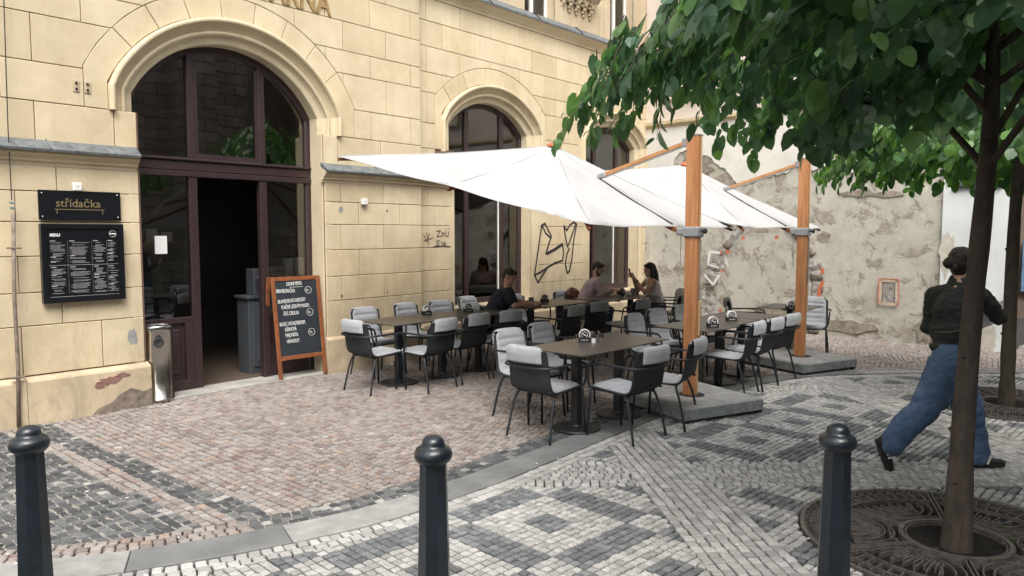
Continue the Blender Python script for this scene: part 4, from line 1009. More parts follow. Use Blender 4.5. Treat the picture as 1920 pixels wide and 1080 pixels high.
# ================================================================ FURNITURE
DIRW = WANG - .02                                 # the tables follow the facade
aW = Vector((math.cos(DIRW), math.sin(DIRW), 0)); nW = Vector((math.sin(DIRW), -math.cos(DIRW), 0))   # along the wall / towards the street
def profile_path():
    pts = [(.245, .415), (.22, .438), (.12, .432), (0, .424), (-.10, .420), (-.165, .432), (-.205, .470), (-.225, .52), (-.250, .60), (-.275, .68), (-.298, .755), (-.305, .79)]
    return catmull([Vector(p) for p in pts], 3)
PP = profile_path()
def make_chair():
    t = thing('terrace_chair', 'armchair', 'chair')
    # sling shell
    mb = MB(); nx = 8; vs = []
    for (y, z) in PP:
        f = max(0, min(1, (z - .44) / .3)); wd = .225 - .012 * f
        for i in range(nx + 1):
            u_ = (i / nx * 2 - 1); vs.append((u_ * wd, y + (.045 * u_ * u_ if z > .45 else 0) * f, z - .012 + .012 * u_ * u_ * (1 - f)))
    m_ = len(PP); fs = [(j * (nx + 1) + i, j * (nx + 1) + i + 1, (j + 1) * (nx + 1) + i + 1, (j + 1) * (nx + 1) + i) for j in range(m_ - 1) for i in range(nx)]
    off = len(vs); vs += [(x, y + (-.006 if z > .5 else 0), z - (.006 if z <= .5 else 0)) for x, y, z in vs]; fs += [tuple(off + i for i in f[::-1]) for f in fs]
    mb.add(vs, fs)
    rim = [(-.228, y, z - .012) for y, z in PP]; 
    mb.build('seat_shell', M['sling'], t, smooth=True)
    mb = MB()
    for sg in (-1, 1):
        mb.tube([(sg * (.225 - .012 * max(0, min(1, (z - .44) / .3))), y + .045 * max(0, min(1, (z - .44) / .3)), z - .004) for y, z in PP[::2] + [PP[-1]]], .009, 6)
    y, z = PP[-1]; mb.tube([(-.213, y + .045, z - .004), (-.12, y + .01, z + .004), (0, y, z + .005), (.12, y + .01, z + .004), (.213, y + .045, z - .004)], .009, 6)
    mb.build('shell_rim', M['black_frame'], t, smooth=True)
    # cushion: quilted seat and back, folded over the top
    path = [Vector(p) for p in PP] + [Vector((-.31, .815)), Vector((-.328, .822)), Vector((-.343, .812)), Vector((-.348, .77)), Vector((-.340, .72)), Vector((-.333, .69))]
    L = [0]; 
    for a, b in zip(path, path[1:]): L.append(L[-1] + (b - a).length)
    ns, nxc = 96, 12; N_ = []; 
    def at_(s_):
        i = max(0, min(len(L) - 2, int(np.searchsorted(L, s_)) - 1)); f = (s_ - L[i]) / (L[i + 1] - L[i]); return path[i].lerp(path[i + 1], f), (path[i + 1] - path[i]).normalized()
    top = L[len(PP) + 0]; vs = []; ss = np.linspace(0, L[-1], ns)
    for k, s_ in enumerate(ss):
        p, d = at_(s_); p0, _ = at_(max(0, s_ - .02)); p1, _ = at_(min(L[-1], s_ + .02)); d = (p1 - p0).normalized(); nrm = Vector((-d.y, d.x)) * -1   # up / forward
        q = abs(math.sin(PI * (s_ - .01) / .0745)) ** .45; body = .004 + .019 * q if s_ < top - .01 else .012
        f = max(0, min(1, (p.y - .44) / .3)) if s_ > .2 else 0
        dd = abs(s_ - top) ; wd = .205 - .01 * f; rc = .065
        if dd < rc and s_ > .3: wd = wd - rc + math.sqrt(max(0, rc * rc - (rc - dd) ** 2))
        if s_ < .04: wd -= .03 * (1 - s_ / .04) ** 2
        if s_ > top: body = .012
        endt = min(1, (s_ / .012) ** .5 if s_ < .012 else 1, ((L[-1] - s_) / .01) ** .5 if L[-1] - s_ < .01 else 1)
        for i in range(nxc + 1):
            u_ = i / nxc * 2 - 1; e = (1 - abs(u_) ** 6); cy = .045 * u_ * u_ * f
            th = (.004 + body * e * endt)
            vs.append((u_ * wd, p.x + nrm.x * -th * -1 + cy, p.y + nrm.y * th))
    fs = [(j * (nxc + 1) + i, j * (nxc + 1) + i + 1, (j + 1) * (nxc + 1) + i + 1, (j + 1) * (nxc + 1) + i) for j in range(ns - 1) for i in range(nxc)]
    off = len(vs); bs = []
    for k, s_ in enumerate(ss):
        p, d = at_(s_); f = max(0, min(1, (p.y - .44) / .3)) if s_ > .2 else 0
        for i in range(nxc + 1):
            u_ = i / nxc * 2 - 1; bs.append((vs[k * (nxc + 1) + i][0], p.x + .045 * u_ * u_ * f, p.y + .001))
    vs += bs; fs += [tuple(off + i for i in f[::-1]) for f in fs]
    W_ = nxc + 1
    for j in range(ns - 1):
        for i, sgn in ((0, 1), (nxc, -1)):
            q = (j * W_ + i, (j + 1) * W_ + i, off + (j + 1) * W_ + i, off + j * W_ + i); fs.append(q if sgn > 0 else q[::-1])
    for i in range(nxc): fs.append((i, off + i, off + i + 1, i + 1)); b_ = (ns - 1) * W_ + i; fs.append((b_, b_ + 1, off + b_ + 1, off + b_))
    mb = MB(); mb.add(vs, fs); mb.build('cushion', M['cushion'], t, smooth=True, fix=True)
    mb = MB(); mb.box(.205, .225, -.215, -.19, .43, .446, .003); mb.build('care_tag', M['rubber'], t)
    # arm rail runs behind the backrest and turns down to the seat front
    pts = [(-.235, .235, .44), (-.262, .235, .50), (-.275, .225, .61), (-.275, .195, .648), (-.275, .14, .660), (-.275, 0, .660), (-.272, -.13, .658), (-.262, -.21, .655), (-.235, -.268, .652), (-.18, -.300, .650), (-.09, -.315, .649), (0, -.320, .649)]
    pts = pts + [(-x, y, z) for x, y, z in pts[-2::-1]]
    mb = MB(); mb.tube([tuple(v) for v in catmull([Vector(p) for p in pts], 3)], .0115, 8); mb.build('arm_rail', M['black_frame'], t, smooth=True)
    for sg in (-1, 1):
        mb = MB(); mb.tube([(sg * .232, .225, .445), (sg * .236, .228, .38), (sg * .252, .252, 0)], [.012, .012, .0105], 8); mb.build('leg', M['black_frame'], t, smooth=True)
        mb = MB(); mb.tube([tuple(v) for v in catmull([Vector(p) for p in [(sg * .11, -.135, .402), (sg * .16, -.137, .401), (sg * .198, -.145, .385), (sg * .215, -.16, .34), (sg * .225, -.19, .25), (sg * .245, -.245, 0)]], 3)], .0115, 8); mb.build('leg', M['black_frame'], t, smooth=True)
    mb = MB(); mb.tube([(-.115, -.135, .402), (.115, -.135, .402)], .0115, 8); mb.tube([(-.232, .21, .420), (.232, .21, .420)], .010, 6)
    for sg in (-1, 1): mb.tube([(sg * .2, -.15, .408), (sg * .225, .22, .422)], .010, 6)
    mb.build('seat_frame', M['black_frame'], t, smooth=True)
    return t
chair0 = make_chair(); first = [True]
def chair(x, y, fx, fy, label, group='grey cushioned terrace chairs'):
    o = chair0 if first[0] else copy_tree(chair0); first[0] = False
    o.location = (x, y, 0.003); o.rotation_euler = (0, 0, math.atan2(fy, fx) - PI / 2); tag(o, label, 'chair', group); return o
TW, TN = (aW.x, aW.y), (nW.x, nW.y)
def face(d, tw=0): a = math.atan2(d[1], d[0]) + R(tw); return math.cos(a), math.sin(a)
NEG = (-nW.x, -nW.y)
CH = [
 (-1.57, 8.43, face(TW, 0), 'cushioned chair at the left end of the row by the wall, nearest the chalkboard'),
 (-.98, 8.53, face(NEG, 6), 'cushioned chair, back to the viewer, second from the left of the long row'),
 (-.62, 9.04, face(NEG, 3), 'cushioned chair with its back to the viewer in the middle of the long table row'),
 (-.22, 9.44, face(NEG, -4), 'cushioned chair in front of the man in black, back turned to the viewer'),
 (-1.70, 9.38, face(TN, 0), 'wall-side chair facing the yard behind the leftmost table'),
 (-1.24, 9.96, face(TN, 4), 'wall-side chair half hidden behind the first coaster stand of the long row'),
 (-.82, 10.36, face(TN, -3), 'wall-side chair below the left edge of the first arched window'),
 (-.45, 11.02, face(TN, 5), 'pale chair just left of the man in black under the first arched window'),
 (.62, 10.02, face(NEG, 2), 'chair across the table from the man in black, back to the viewer'),
 (1.02, 10.60, face(NEG, -5), 'chair second to the right across the table from the man in black'),
 (.24, 11.40, face(TN, 0), 'wall-side chair behind the table of the man in black'),
 (1.02, 12.05, face(TN, 0), 'wall-side chair with a brown leather jacket, next to the man in lilac'),
 (1.68, 10.98, face(NEG, 0), 'chair with its back to the viewer in front of the couple\'s table'),
 (2.34, 11.62, face((-1, .25), 0), 'empty dark-looking chair turned left in front of the woman with the phone'),
 (2.62, 12.72, face((-1, -.1), 0), 'chair on which the woman with the phone sits'),
 (-.27, 10.30, face((.85, .5), 0), 'chair on which the man in black sits'),
 (1.16, 12.45, face((.98, .0), 0), 'chair on which the man in lilac sits'),
 (.30, 6.53, face(TW, 0), 'front-most left chair of the front tables, nearest the kerb'),
 (1.02, 6.51, face(NEG, -3), 'front-most right chair of the front tables, legs on the mosaic'),
 (1.46, 6.95, face((-.88, .47), 0), 'chair right in front of the nearer wooden parasol pole'),
 (.16, 7.22, face(TN, -4), 'light grey chair behind the front tables, left one of two'),
 (.52, 7.72, face(TN, 3), 'light grey chair behind the front tables, right one of two'),
 (1.66, 8.62, face(TN, 3), 'light chair left of the nearer pole, its ribbed back towards the wall'),
 (2.02, 9.18, face(TN, -3), 'light chair partly hidden by the nearer pole'),
 (2.44, 9.66, face(TN, 0), 'light chair just right of the nearer pole behind the right-hand tables'),
 (2.44, 8.24, face(NEG, 8), 'first street-side chair of the right-hand tables, nearest the nearer parasol base'),
 (2.78, 8.62, face(NEG, 3), 'second street-side chair of the right-hand tables, overlapped by the first'),
 (3.14, 9.06, face(NEG, -2), 'third street-side chair of the right-hand tables, beside the farther parasol base'),
 (3.44, 10.80, face((.95, -.3), 0), 'chair at the left side of the small table by the old wall'),
 (4.36, 10.86, face((-.45, -.89), 0), 'ribbed chair right of the small table by the old wall'),
]
for x, y, f, lb in CH: chair(x, y, f[0], f[1], lb)
# tables
def make_table():
    t = thing('bistro_table', 'table', 'table')
    mb = MB(); mb.box(-.35, .35, -.35, .35, .738, .750, .002); mb.build('tabletop', M['hpl'], t)
    mb = MB(); mb.box(-.30, .30, -.025, .025, .716, .737, .003); mb.box(-.025, .025, -.30, .30, .716, .736, .003); mb.box(-.09, .09, -.09, .09, .70, .716, .003); mb.build('bracket', M['black_frame'], t)
    mb = MB(); mb.box(-.038, .038, -.038, .038, .03, .705, .004); mb.build('column', M['black_frame'], t)
    mb = MB(); mb.lathe([(.001, .045), (.05, .044), (.06, .030), (.15, .024), (.215, .018), (.225, .008), (.222, 0), (.001, 0)], 36); mb.build('base', M['black_frame'], t, smooth=False)
    return t
tab0 = make_table(); tf = [True]
TB = [(-1.35, 8.82, 'dark square table at the left end of the long row'), (-.88, 9.29, 'dark square table second in the long row, with the second coaster stand'), (-.44, 9.73, 'dark square table at the right end of the long row, before the man in black'),
 (.27, 10.69, 'dark square table on which the man in black rests his arms'), (.73, 11.22, 'dark square table right of the man in black, with a coaster stand'),
 (1.46, 11.75, 'dark square table of the couple, on the man\'s side'), (1.95, 12.25, 'dark square table of the couple, on the woman\'s side'),
 (.59, 6.74, 'front-most dark square table with coaster stand, salt and pepper'), (1.05, 7.26, 'dark square table right behind the front-most one, empty'),
 (2.06, 8.28, 'dark square table directly behind the nearer pole, with a coaster stand'), (2.47, 8.84, 'dark square table in the middle of the right-hand row, with a coaster stand'), (2.90, 9.36, 'dark empty square table at the far end of the right-hand row'),
 (3.93, 10.5, 'single dark square table near the old wall, left of the farther pole')]
for i, (x, y, lb) in enumerate(TB):
    o = tab0 if tf[0] else copy_tree(tab0); tf[0] = False
    o.location = (x, y, .003 + (.002 if i % 2 else 0)); o.rotation_euler = (0, 0, DIRW + R([1, -2, 2, 0, 1, -3, 2, -2, 1, -1, 1, 2, 5][i])); tag(o, lb, 'table', 'dark square bistro tables')
# coaster stands
def make_holder():
    t = thing('coaster_stand', 'stand', 'coaster stand')
    mb = MB(); mb.box(-.05, .05, -.03, .03, 0, .006); mb.box(-.05, .05, -.030, -.024, 0, .040, .001); mb.box(-.05, .05, .024, .030, 0, .045, .001); mb.build('holder', M['rubber'], t)
    text('pivo', .022, M['slab'], t, (-.03, -.0306, .012), (R(90), 0, 0), xs=1.1, name='lettering') if False else None
    mb = MB(); mb.box(-.028, .028, -.0312, -.0302, .014, .022); mb.build('printed_line', M['slab'], t)
    for k in range(5):
        mb = MB(); q = MB(); q.lathe([(.0465, -.0012), (.0465, .0012)], 28); y_ = -.016 + k * .0075
        mb.add([(a, y_ + c_ , b + .058 + .001 * (k % 2)) for a, b, c_ in q.v], q.f); mb.build('coaster', M['white_plastic'], t)
    mb = MB(); q = MB(); q.lathe([(.0375, -.0004), (.0375, .0004)], 28); mb.add([(a, -.0182 + c_, b + .058) for a, b, c_ in q.v], q.f); mb.build('printed_disc', M['board_black'], t)
    mb = MB(); mb.tube([(.024 * math.cos(a), -.019, .058 + .024 * math.sin(a)) for a in np.linspace(0, 2 * PI, 21)[:-1]], .0022, 4, closed=True); mb.tube([(-.016, -.019, .067), (.016, -.019, .049)], .004, 4); mb.build('printed_ring', M['white_plastic'], t)
    return t
h0 = make_holder(); hf = [True]
TT = .753
HD = [(800, 590, 25, 'coaster stand on the leftmost table, with a white slip tucked across it'), (878, 585, 15, 'coaster stand on the second table of the long row'), (1096, 641, -5, 'coaster stand on the front-most table'), (1021, 567, 15, 'coaster stand on the table right of the man in black'), (1336, 614, 5, 'coaster stand on the table behind the nearer pole'), (1371, 602, 5, 'coaster stand on the middle table of the right-hand row'), (1482, 580, 5, 'coaster stand on the small table by the old wall')]
HW = []
for u, v, rz, lb in HD:
    o = h0 if hf[0] else copy_tree(h0); hf[0] = False
    p = G(u, v, TT); HW.append(p); o.location = (p.x, p.y, TT + .001); o.rotation_euler = (0, 0, R(rz)); o.scale = (1.18,) * 3; tag(o, lb, 'coaster stand', 'coaster stands on the tables')
o = copy_tree(h0); p = G(1166, 556, TT); o.location = (p.x - .02, p.y, TT + .035); o.rotation_euler = (R(-25), R(28), R(10)); o.scale = (1.18,) * 3; tag(o, 'coaster stand held tilted by the man in lilac', 'coaster stand', 'coaster stands on the tables')
p = HW[0]; o = MB().box(-.038, .038, -.001, .001, -.018, .018, .0008).build('paper_slip', M['paper']); o.location = (p.x - .005, p.y - .038, TT + .068); o.rotation_euler = (0, R(-28), R(25)); tag(o, 'white slip across the coaster stand of the leftmost table', 'slip')
def shaker(u, v, mt, label, h=.085, r=.021):
    p = G(u, v, TT); t = thing('shaker', label, 'shaker', (p.x, p.y, TT + .001), group='salt and pepper shakers')
    mb = MB(); mb.lathe([(.001, 0), (r, 0), (r, h * .55), (.001, h * .55)], 16); mb.build('filling', M[mt], t, smooth=False)
    mb = MB(); mb.lathe([(.001, h * .56), (r + .001, h * .56), (r + .002, h * .7), (r + .001, h), (.001, h)], 16); mb.build('cap', M['rubber'], t, smooth=False)
shaker(1113, 643, 'salt', 'salt shaker with black cap beside the front-most coaster stand'); shaker(1127, 642, 'pepper', 'pepper shaker with black cap beside the front-most coaster stand')
shaker(1000, 575, 'salt', 'salt shaker in front of the man in black', .08, .02); shaker(991, 573, 'pepper', 'pepper shaker in front of the man in black', .08, .02)
# small things before the man in black
p = G(996, 566, TT); o = MB().lathe([(.001, 0), (.035, 0), (.04, .07), (.037, .07), (.033, .006), (.001, .006)], 20).build('glass_jar', M['clear'], smooth=True); o.location = (p.x, p.y, TT + .001); tag(o, 'small glass jar of sachets before the man in black', 'jar')
p = G(1014, 571, TT); o = MB().box(-.05, .05, -.02, .02, 0, .012, .005).build('sunglasses', M['rubber']); o.location = (p.x, p.y, TT + .001); o.rotation_euler = (0, 0, .4); tag(o, 'folded dark sunglasses beside the salt shaker', 'sunglasses')
def drink(u, v, label, h=.12, liq='pepper'):
    p = G(u, v, TT); t = thing('drinking_glass', label, 'glass', (p.x, p.y, TT + .001), group='drinks on the couple\'s table')
    MB().lathe([(.001, 0), (.031, 0), (.037, h), (.035, h), (.029, .006), (.001, .006)], 20).build('bowl', M['clear'], t, smooth=True); MB().lathe([(.001, .008), (.027, .008), (.030, h * .5), (.001, h * .5)], 16).build('drink', M[liq], t, smooth=False)
drink(1186, 554, 'glass with an iced drink before the woman', .12); drink(1194, 554, 'second clear glass close to the woman\'s elbow', .11, 'salt')
p = G(1178, 555, TT); t_ = thing('coffee_cup', 'white cup between the couple', 'cup', (p.x, p.y, TT + .001)); MB().lathe([(.001, 0), (.028, 0), (.04, .065), (.037, .065), (.026, .006), (.001, .006)], 20).build('bowl', M['white_plastic'], t_, smooth=True)
MB().tube([(.034, 0, .05), (.055, 0, .045), (.055, 0, .02), (.032, 0, .015)], .004, 6).build('handle', M['white_plastic'], t_, smooth=True)
# brown jacket over a chair back
bm = bmesh.new(); bmesh.ops.create_icosphere(bm, subdivisions=4, radius=1)
for v in bm.verts:
    q = v.co; v.co = Vector((q.x * .24, q.y * .09 - .02, .70 + q.z * (.20 if q.z < 0 else .17))) + v.co.normalized() * .05 * mnoise.noise(q * 2.5)
me = bpy.data.meshes.new('leather_jacket'); bm.to_mesh(me); bm.free(); me.polygons.foreach_set('use_smooth', [True] * len(me.polygons)); me.materials.append(M['leather']); o = link('leather_jacket', me); o.location = (1.0, 12.40, .00); o.rotation_euler = (0, 0, DIRW); o.scale = (.85, .8, 1.0)
tag(o, 'brown leather jacket hung over a chair back beside the man in lilac', 'jacket')

# ================================================================ PARASOLS
def parasol(off, label, glabel):
    ox, oy = off
    t = thing('cantilever_parasol', label, 'parasol', (1.81 + ox, 7.50 + oy, 0), 0, 'white cantilever parasols')
    base = Vector((1.81, 7.50, 0)); L = lambda x, y, z: Vector((x, y, z)) - base
    A, Bc, Cc, D, P_ = L(.66, 6.28, 1.86), L(2.64, 8.92, 1.86), L(-1.90, 8.2, 2.63), L(.08, 10.84, 2.63), L(.475, 8.485, 2.765)
    corners = [A, (A + Bc) / 2, Bc, (Bc + D) / 2, D, (D + Cc) / 2, Cc, (Cc + A) / 2]
    nrm = (Bc - A).cross(Cc - A).normalized(); nrm = nrm if nrm.z > 0 else -nrm
    # canopy: eight gores, slightly slack between the ribs, with a small hem
    nr, na = 14, 8; vs = []; fs = []
    def pt(ang, r):   # ang 0..8
        k = int(ang) % 8; f = ang - int(ang); e = corners[k].lerp(corners[(k + 1) % 8], f); p = P_.lerp(e, r)
        sag = -.045 * math.sin(PI * f) * (r ** 1.4) * 1.0 - .03 * math.sin(PI * r)
        if r >= .999: p = p + ((P_ - e).normalized() * .03 * math.sin(PI * f)); sag *= .5
        wr = .006 * math.sin(ang * 9 + r * 14) * r
        return p + nrm * (sag + wr)
    NA = 8 * na
    for j in range(nr + 1):
        for i in range(NA): vs.append(pt(i / na, .015 + .985 * j / nr))
    for j in range(nr):
        for i in range(NA): k = (i + 1) % NA; fs.append((j * NA + i, (j + 1) * NA + i, (j + 1) * NA + k, j * NA + k))
    off_ = len(vs); vs += [v - nrm * .002 for v in vs]; fs += [tuple(off_ + i for i in f[::-1]) for f in fs]
    for i in range(NA): k = (i + 1) % NA; b_ = nr * NA; fs.append((b_ + i, off_ + b_ + i, off_ + b_ + k, b_ + k))
    MB().add(vs, fs).build('canopy', M['canopy'], t, smooth=True)
    sm = MB()
    for k in range(8):
        q = [P_.lerp(corners[k], r) + nrm * (.0025 - .03 * math.sin(PI * r)) for r in np.linspace(.04, .985, 12)]; sm.tube(q, .0035, 4)
    sm.build('seam', M['canopy'], t)
    for k in range(8):
        e = corners[k]; r_ = MB(); dn = nrm * -.04; a = P_.lerp(e, .05) + dn * 2.5; b = P_.lerp(e, .995) + dn * 1.1
        d = (b - a).normalized(); mm = framex((a + b) / 2, d, nrm); r_.tbox(mm, (b - a).length, .022, .032, .003); r_.build('rib', M['board_wood'], t)
    hb = MB(); c0 = P_ - nrm * .13
    q = MB(); q.lathe([(.001, 0), (.06, 0), (.06, .04), (.03, .05), (.03, .10), (.001, .10)], 16); mm = frame(c0, nrm, (1, 0, 0)); hb.add([mm @ Vector(v) for v in q.v], q.f); hb.build('hub', M['grey_metal'], t)
    cp = MB(); q = MB(); q.lathe([(.085, -.012), (.075, .006), (.04, .03), (.001, .05)], 16); mm = frame(P_, nrm, (1, 0, 0)); cp.add([mm @ Vector(v) for v in q.v], q.f); cp.build('top_cap', M['orange_cap'], t, smooth=True)
    # slot line above the pole-side rib
    mid = corners[1]; lo_, hi_ = P_.lerp(mid, .40), P_.lerp(mid, .985); sl_ = MB(); sl_.tube([hi_.lerp(lo_, x) + nrm * (.006 - .03 * math.sin(PI * (1 - .6 * x))) for x in np.linspace(0, 1, 8)], .007, 5); sl_.build('strap', M['rubber'], t)
    # pole: two timber boards around a metal core
    PA = R(-36.87)
    mm = rotz(PA)
    pb = MB(); pb.tbox(mm @ Matrix.Translation((0, -.012, 1.45)), .130, .062, 2.60, .004); pb.build('pole', M['pole_wood'], t)
    pb = MB(); pb.tbox(mm @ Matrix.Translation((0, .026, 1.455)), .118, .012, 2.60, .002); pb.build('pole_core', M['grey_metal'], t)
    pb = MB(); pb.tbox(mm @ Matrix.Translation((0, .042, 1.45)), .130, .018, 2.60, .003); pb.build('pole_board', M['pole_pale'], t)
    pb = MB(); pb.tbox(mm @ Matrix.Translation((0, .012, 2.758)), .136, .118, .012, .002); pb.build('pole_cap', M['grey_metal'], t)
    hd = MB(); hd.tbox(mm @ Matrix.Translation((.072, .030, .93)), .016, .030, .36, .004); hd.build('handle', M['pole_pale'], t); hd = MB(); hd.tube([mm @ Vector((.07, .03, 1.10)), mm @ Vector((.075, .03, 1.72))], .006, 6); hd.build('pull_rod', M['grey_metal'], t)
    # clamp with knob and arm
    cz = 1.80; cl = MB(); cl.tbox(mm @ Matrix.Translation((0, .012, cz)), .170, .150, .105, .012); cl.tbox(mm @ Matrix.Translation((-.11, -.01, cz + .005)), .09, .10, .075, .01); co_ = cl.build('clamp', M['grey_metal'], t)
    kn = MB(); q = MB(); q.lathe([(.001, 0), (.012, 0), (.012, .025), (.026, .027), (.028, .05), (.018, .058), (.001, .058)], 14); m2 = mm @ Matrix.Translation((.085, .01, cz + .01)) @ Matrix.Rotation(R(90), 4, 'Y'); kn.add([m2 @ Vector(v) for v in q.v], q.f); kn.build('knob', M['rubber'], co_, smooth=False)
    e = MB(); a_ = mm @ Vector((-.10, -.01, cz)); b_ = mid - nrm * .03; d = (b_ - a_); e.tbox(framex(a_.lerp(b_, .5), d, nrm), d.length + .04, .05, .05, .004); e.build('rail_end', M['board_wood'], t)
    top_ = mm @ Vector((-.075, -.005, 2.69)); att = P_.lerp(mid, .42) + nrm * .02; d = att - top_; side = d.normalized().cross(Vector((0, 0, 1))).normalized()
    ar = MB(); ar.tbox(framex(top_.lerp(att, .5), d, (0, 0, 1)), d.length - .05, .045, .04, .003); ar.build('arm', M['pole_wood_x'], t)
    ar = MB(); ar.tbox(framex(top_.lerp(att, .5) - Vector((0, 0, .026)), d, (0, 0, 1)), d.length - .03, .035, .012, .002); ar.build('arm_rail', M['grey_metal'], t)
    bk = MB(); bk.tbox(mm @ Matrix.Translation((-.075, -.005, 2.69)), .10, .055, .09, .015); bk.build('arm_bracket', M['grey_metal'], t); bk = MB(); bk.tbox(framex(att, d, nrm), .10, .06, .05, .01); bk.build('arm_bracket', M['grey_metal'], t)
    cr = MB(); cr.tube([mm @ Vector((-.12, -.01, cz - .03)), mm @ Vector((-.125, -.01, cz - .34))], .004, 6); cr.build('crank', M['grey_metal'], t)
    # ballast base: steel tray and four paving slabs
    BA = R(28); S = .50; m3 = Matrix.Translation((.02, .06, 0)) @ rotz(BA)
    fr_ = MB()
    for sx, sy, w_, h_ in ((0, -S, 2 * S, .02), (0, S, 2 * S, .02), (-S, 0, .02, 2 * S - .024), (S, 0, .02, 2 * S - .024)): fr_.tbox(m3 @ Matrix.Translation((sx, sy, .085)), w_, h_, .105, .003)
    fr_.tbox(m3 @ Matrix.Translation((0, 0, .045)), 2 * S - .03, 2 * S - .03, .02); fr_.build('base_frame', M['galv'], t)
    ft = MB()
    for sx in (-1, 1):
        for sy in (-1, 1): ft.tbox(m3 @ Matrix.Translation((sx * (S - .03), sy * (S - .03), .018)), .05, .05, .03)
    ft.build('foot', M['rubber'], t)
    for sx in (-1, 1):
        for sy in (-1, 1):
            sl2 = MB(); sl2.tbox(m3 @ Matrix.Translation((sx * (S / 2 - .001), sy * (S / 2 - .001), .115)), S - .012, S - .012, .07, .010); sl2.build('paving_slab', M['slab'], t)
    sk = MB(); q = MB(); q.lathe([(.13, .1505), (.13, .153), (.001, .153)], 20); sk.add([Vector(v) + Vector((.02, .0, 0)) for v in q.v], q.f); sk.build('socket', M['rubber'], t)
    return t
parasol((0, 0), 'nearer white square cantilever parasol over the long table row, on a wooden pole', '')
parasol((2.03, 2.38), 'farther white square cantilever parasol in front of the old wall, on a wooden pole', '')

# ================================================================ DOORWAY THINGS
# waste bin with ashtray
wb = thing('waste_bin', 'polished steel waste bin with a round opening beside the door', 'bin', (-3.78, 7.90, .003), R(-25))
MB().lathe([(.145, 0), (.152, .004), (.152, .03), (.146, .035), (.146, .74), (.150, .745), (.150, .80), (.146, .81), (.120, .812), (.115, .80), (.001, .795)], 40).build('body', M['steel'], wb, smooth=False)
for f_ in wb.children[0].data.polygons: f_.use_smooth = abs(f_.normal.z) < .5
q = MB(); q.lathe([(.001, 0), (.052, 0), (.052, .03), (.045, .034), (.001, .02)], 24); mm = Matrix.Translation((.118, -.085, .64)) @ Matrix.Rotation(R(-36), 4, 'Z') @ Matrix.Rotation(R(90), 4, 'Y')
mb = MB(); mb.add([mm @ Vector(v) for v in q.v], q.f); mb.build('opening', M['rubber'], wb)
MB().lathe([(.1535, .775), (.1535, .785)], 40).build('trim_ring', M['rubber'], wb)
# chalkboard
bp = on_wall(2.86, 0, -.03); ab = thing('chalkboard_stand', 'A-frame chalkboard with the handwritten daily menu leaning by the door', 'chalkboard', bp + Vector((0, 0, .022)), WANG - R(3))
TL = R(7); H_, W2_ = 1.24, .33
def leanframe(sg, name):
    par = ab; mt = Matrix.Translation((0, .10 if sg < 0 else .12, H_ * math.cos(TL))) @ Matrix.Rotation(sg * -TL * 1.0, 4, 'X')
    return mt
mt = Matrix.Translation((0, -.0, 0)) @ Matrix.Rotation(-TL, 4, 'X')
for sg in (-1, 1):
    m_ = MB(); m_.tbox(mt @ Matrix.Translation((sg * (W2_ - .022), 0, H_ / 2)), .05, .024, H_, .004); m_.build('stile', M['board_wood'], ab)
for z_ in (H_ - .026, .245):
    m_ = MB(); m_.tbox(mt @ Matrix.Translation((0, .001, z_)), 2 * W2_ - .094, .022, .052, .004); m_.build('rail', M['board_wood'], ab)
m_ = MB(); m_.tbox(mt @ Matrix.Translation((0, .003, .735)), 2 * W2_ - .09, .008, .94); m_.build('slate', M['chalk_board'], ab)
mt2 = Matrix.Translation((0, .205 + .19, 0)) @ Matrix.Rotation(TL, 4, 'X')
for sg in (-1, 1):
    m_ = MB(); m_.tbox(mt2 @ Matrix.Translation((sg * (W2_ - .022), 0, H_ / 2)), .05, .022, H_ - .01, .004); m_.build('rear_stile', M['board_wood'], ab)
m_ = MB(); m_.tbox(mt2 @ Matrix.Translation((0, .001, .735)), 2 * W2_ - .09, .008, .94); m_.build('slate', M['chalk_board'], ab)
lines = [('DENNÍ MENU', -.13, 1.125, .052), ('BRAMBORAČKA', -.275, 1.045, .052), ('BRAMBOROVÉ KNEDLÍKY', -.265, .915, .050), ('PLNĚNÉ UZENÝM MASEM,', -.225, .845, .050), ('ZELÍ, CIBULKA', -.205, .770, .050), ('BAGEL S ROASTBEEFEM,', -.265, .640, .050), ('KŘENOVÁ', -.20, .570, .050), ('MAJONÉZA,', -.20, .500, .050), ('HRANOLKY', -.19, .425, .050)]
TX = mt @ Matrix.Translation((0, -.0035, 0)) @ Matrix.Rotation(R(90), 4, 'X')
for s_, x_, z_, sz in lines:
    o = text(s_, sz, M['chalk'], ab, (0, 0, 0), (0, 0, 0), name='chalk_line', xs=1); o.matrix_local = TX @ Matrix.Translation((x_, z_, 0)) @ Matrix.Rotation(R(rg.uniform(-1, 2.2)), 4, 'Z') @ Matrix.Diagonal((.66, 1.3, 1, 1))
m_ = MB(); m_.tbox(TX @ Matrix.Translation((0, 1.108, .001)), .17, .004, .001); m_.build('underline', M['chalk'], ab)
for x_, z_, s_ in ((.16, 1.062, '85,-'), (.16, .785, '225,-'), (.16, .535, '255,-')):
    m_ = MB(); m_.tube([TX @ Vector((x_ + .045 * math.cos(a), z_ + .043 * math.sin(a), .0008)) for a in np.linspace(0, 2 * PI, 25)[:-1]], .0022, 4, closed=True); m_.build('price_ring', M['chalk'], ab)
    o = text(s_, .040, M['chalk'], ab, (0, 0, 0), (0, 0, 0), name='price'); o.matrix_local = TX @ Matrix.Translation((x_ - .032, z_ - .014, 0)) @ Matrix.Diagonal((.62 if len(s_) > 4 else .75, 1, 1, 1))
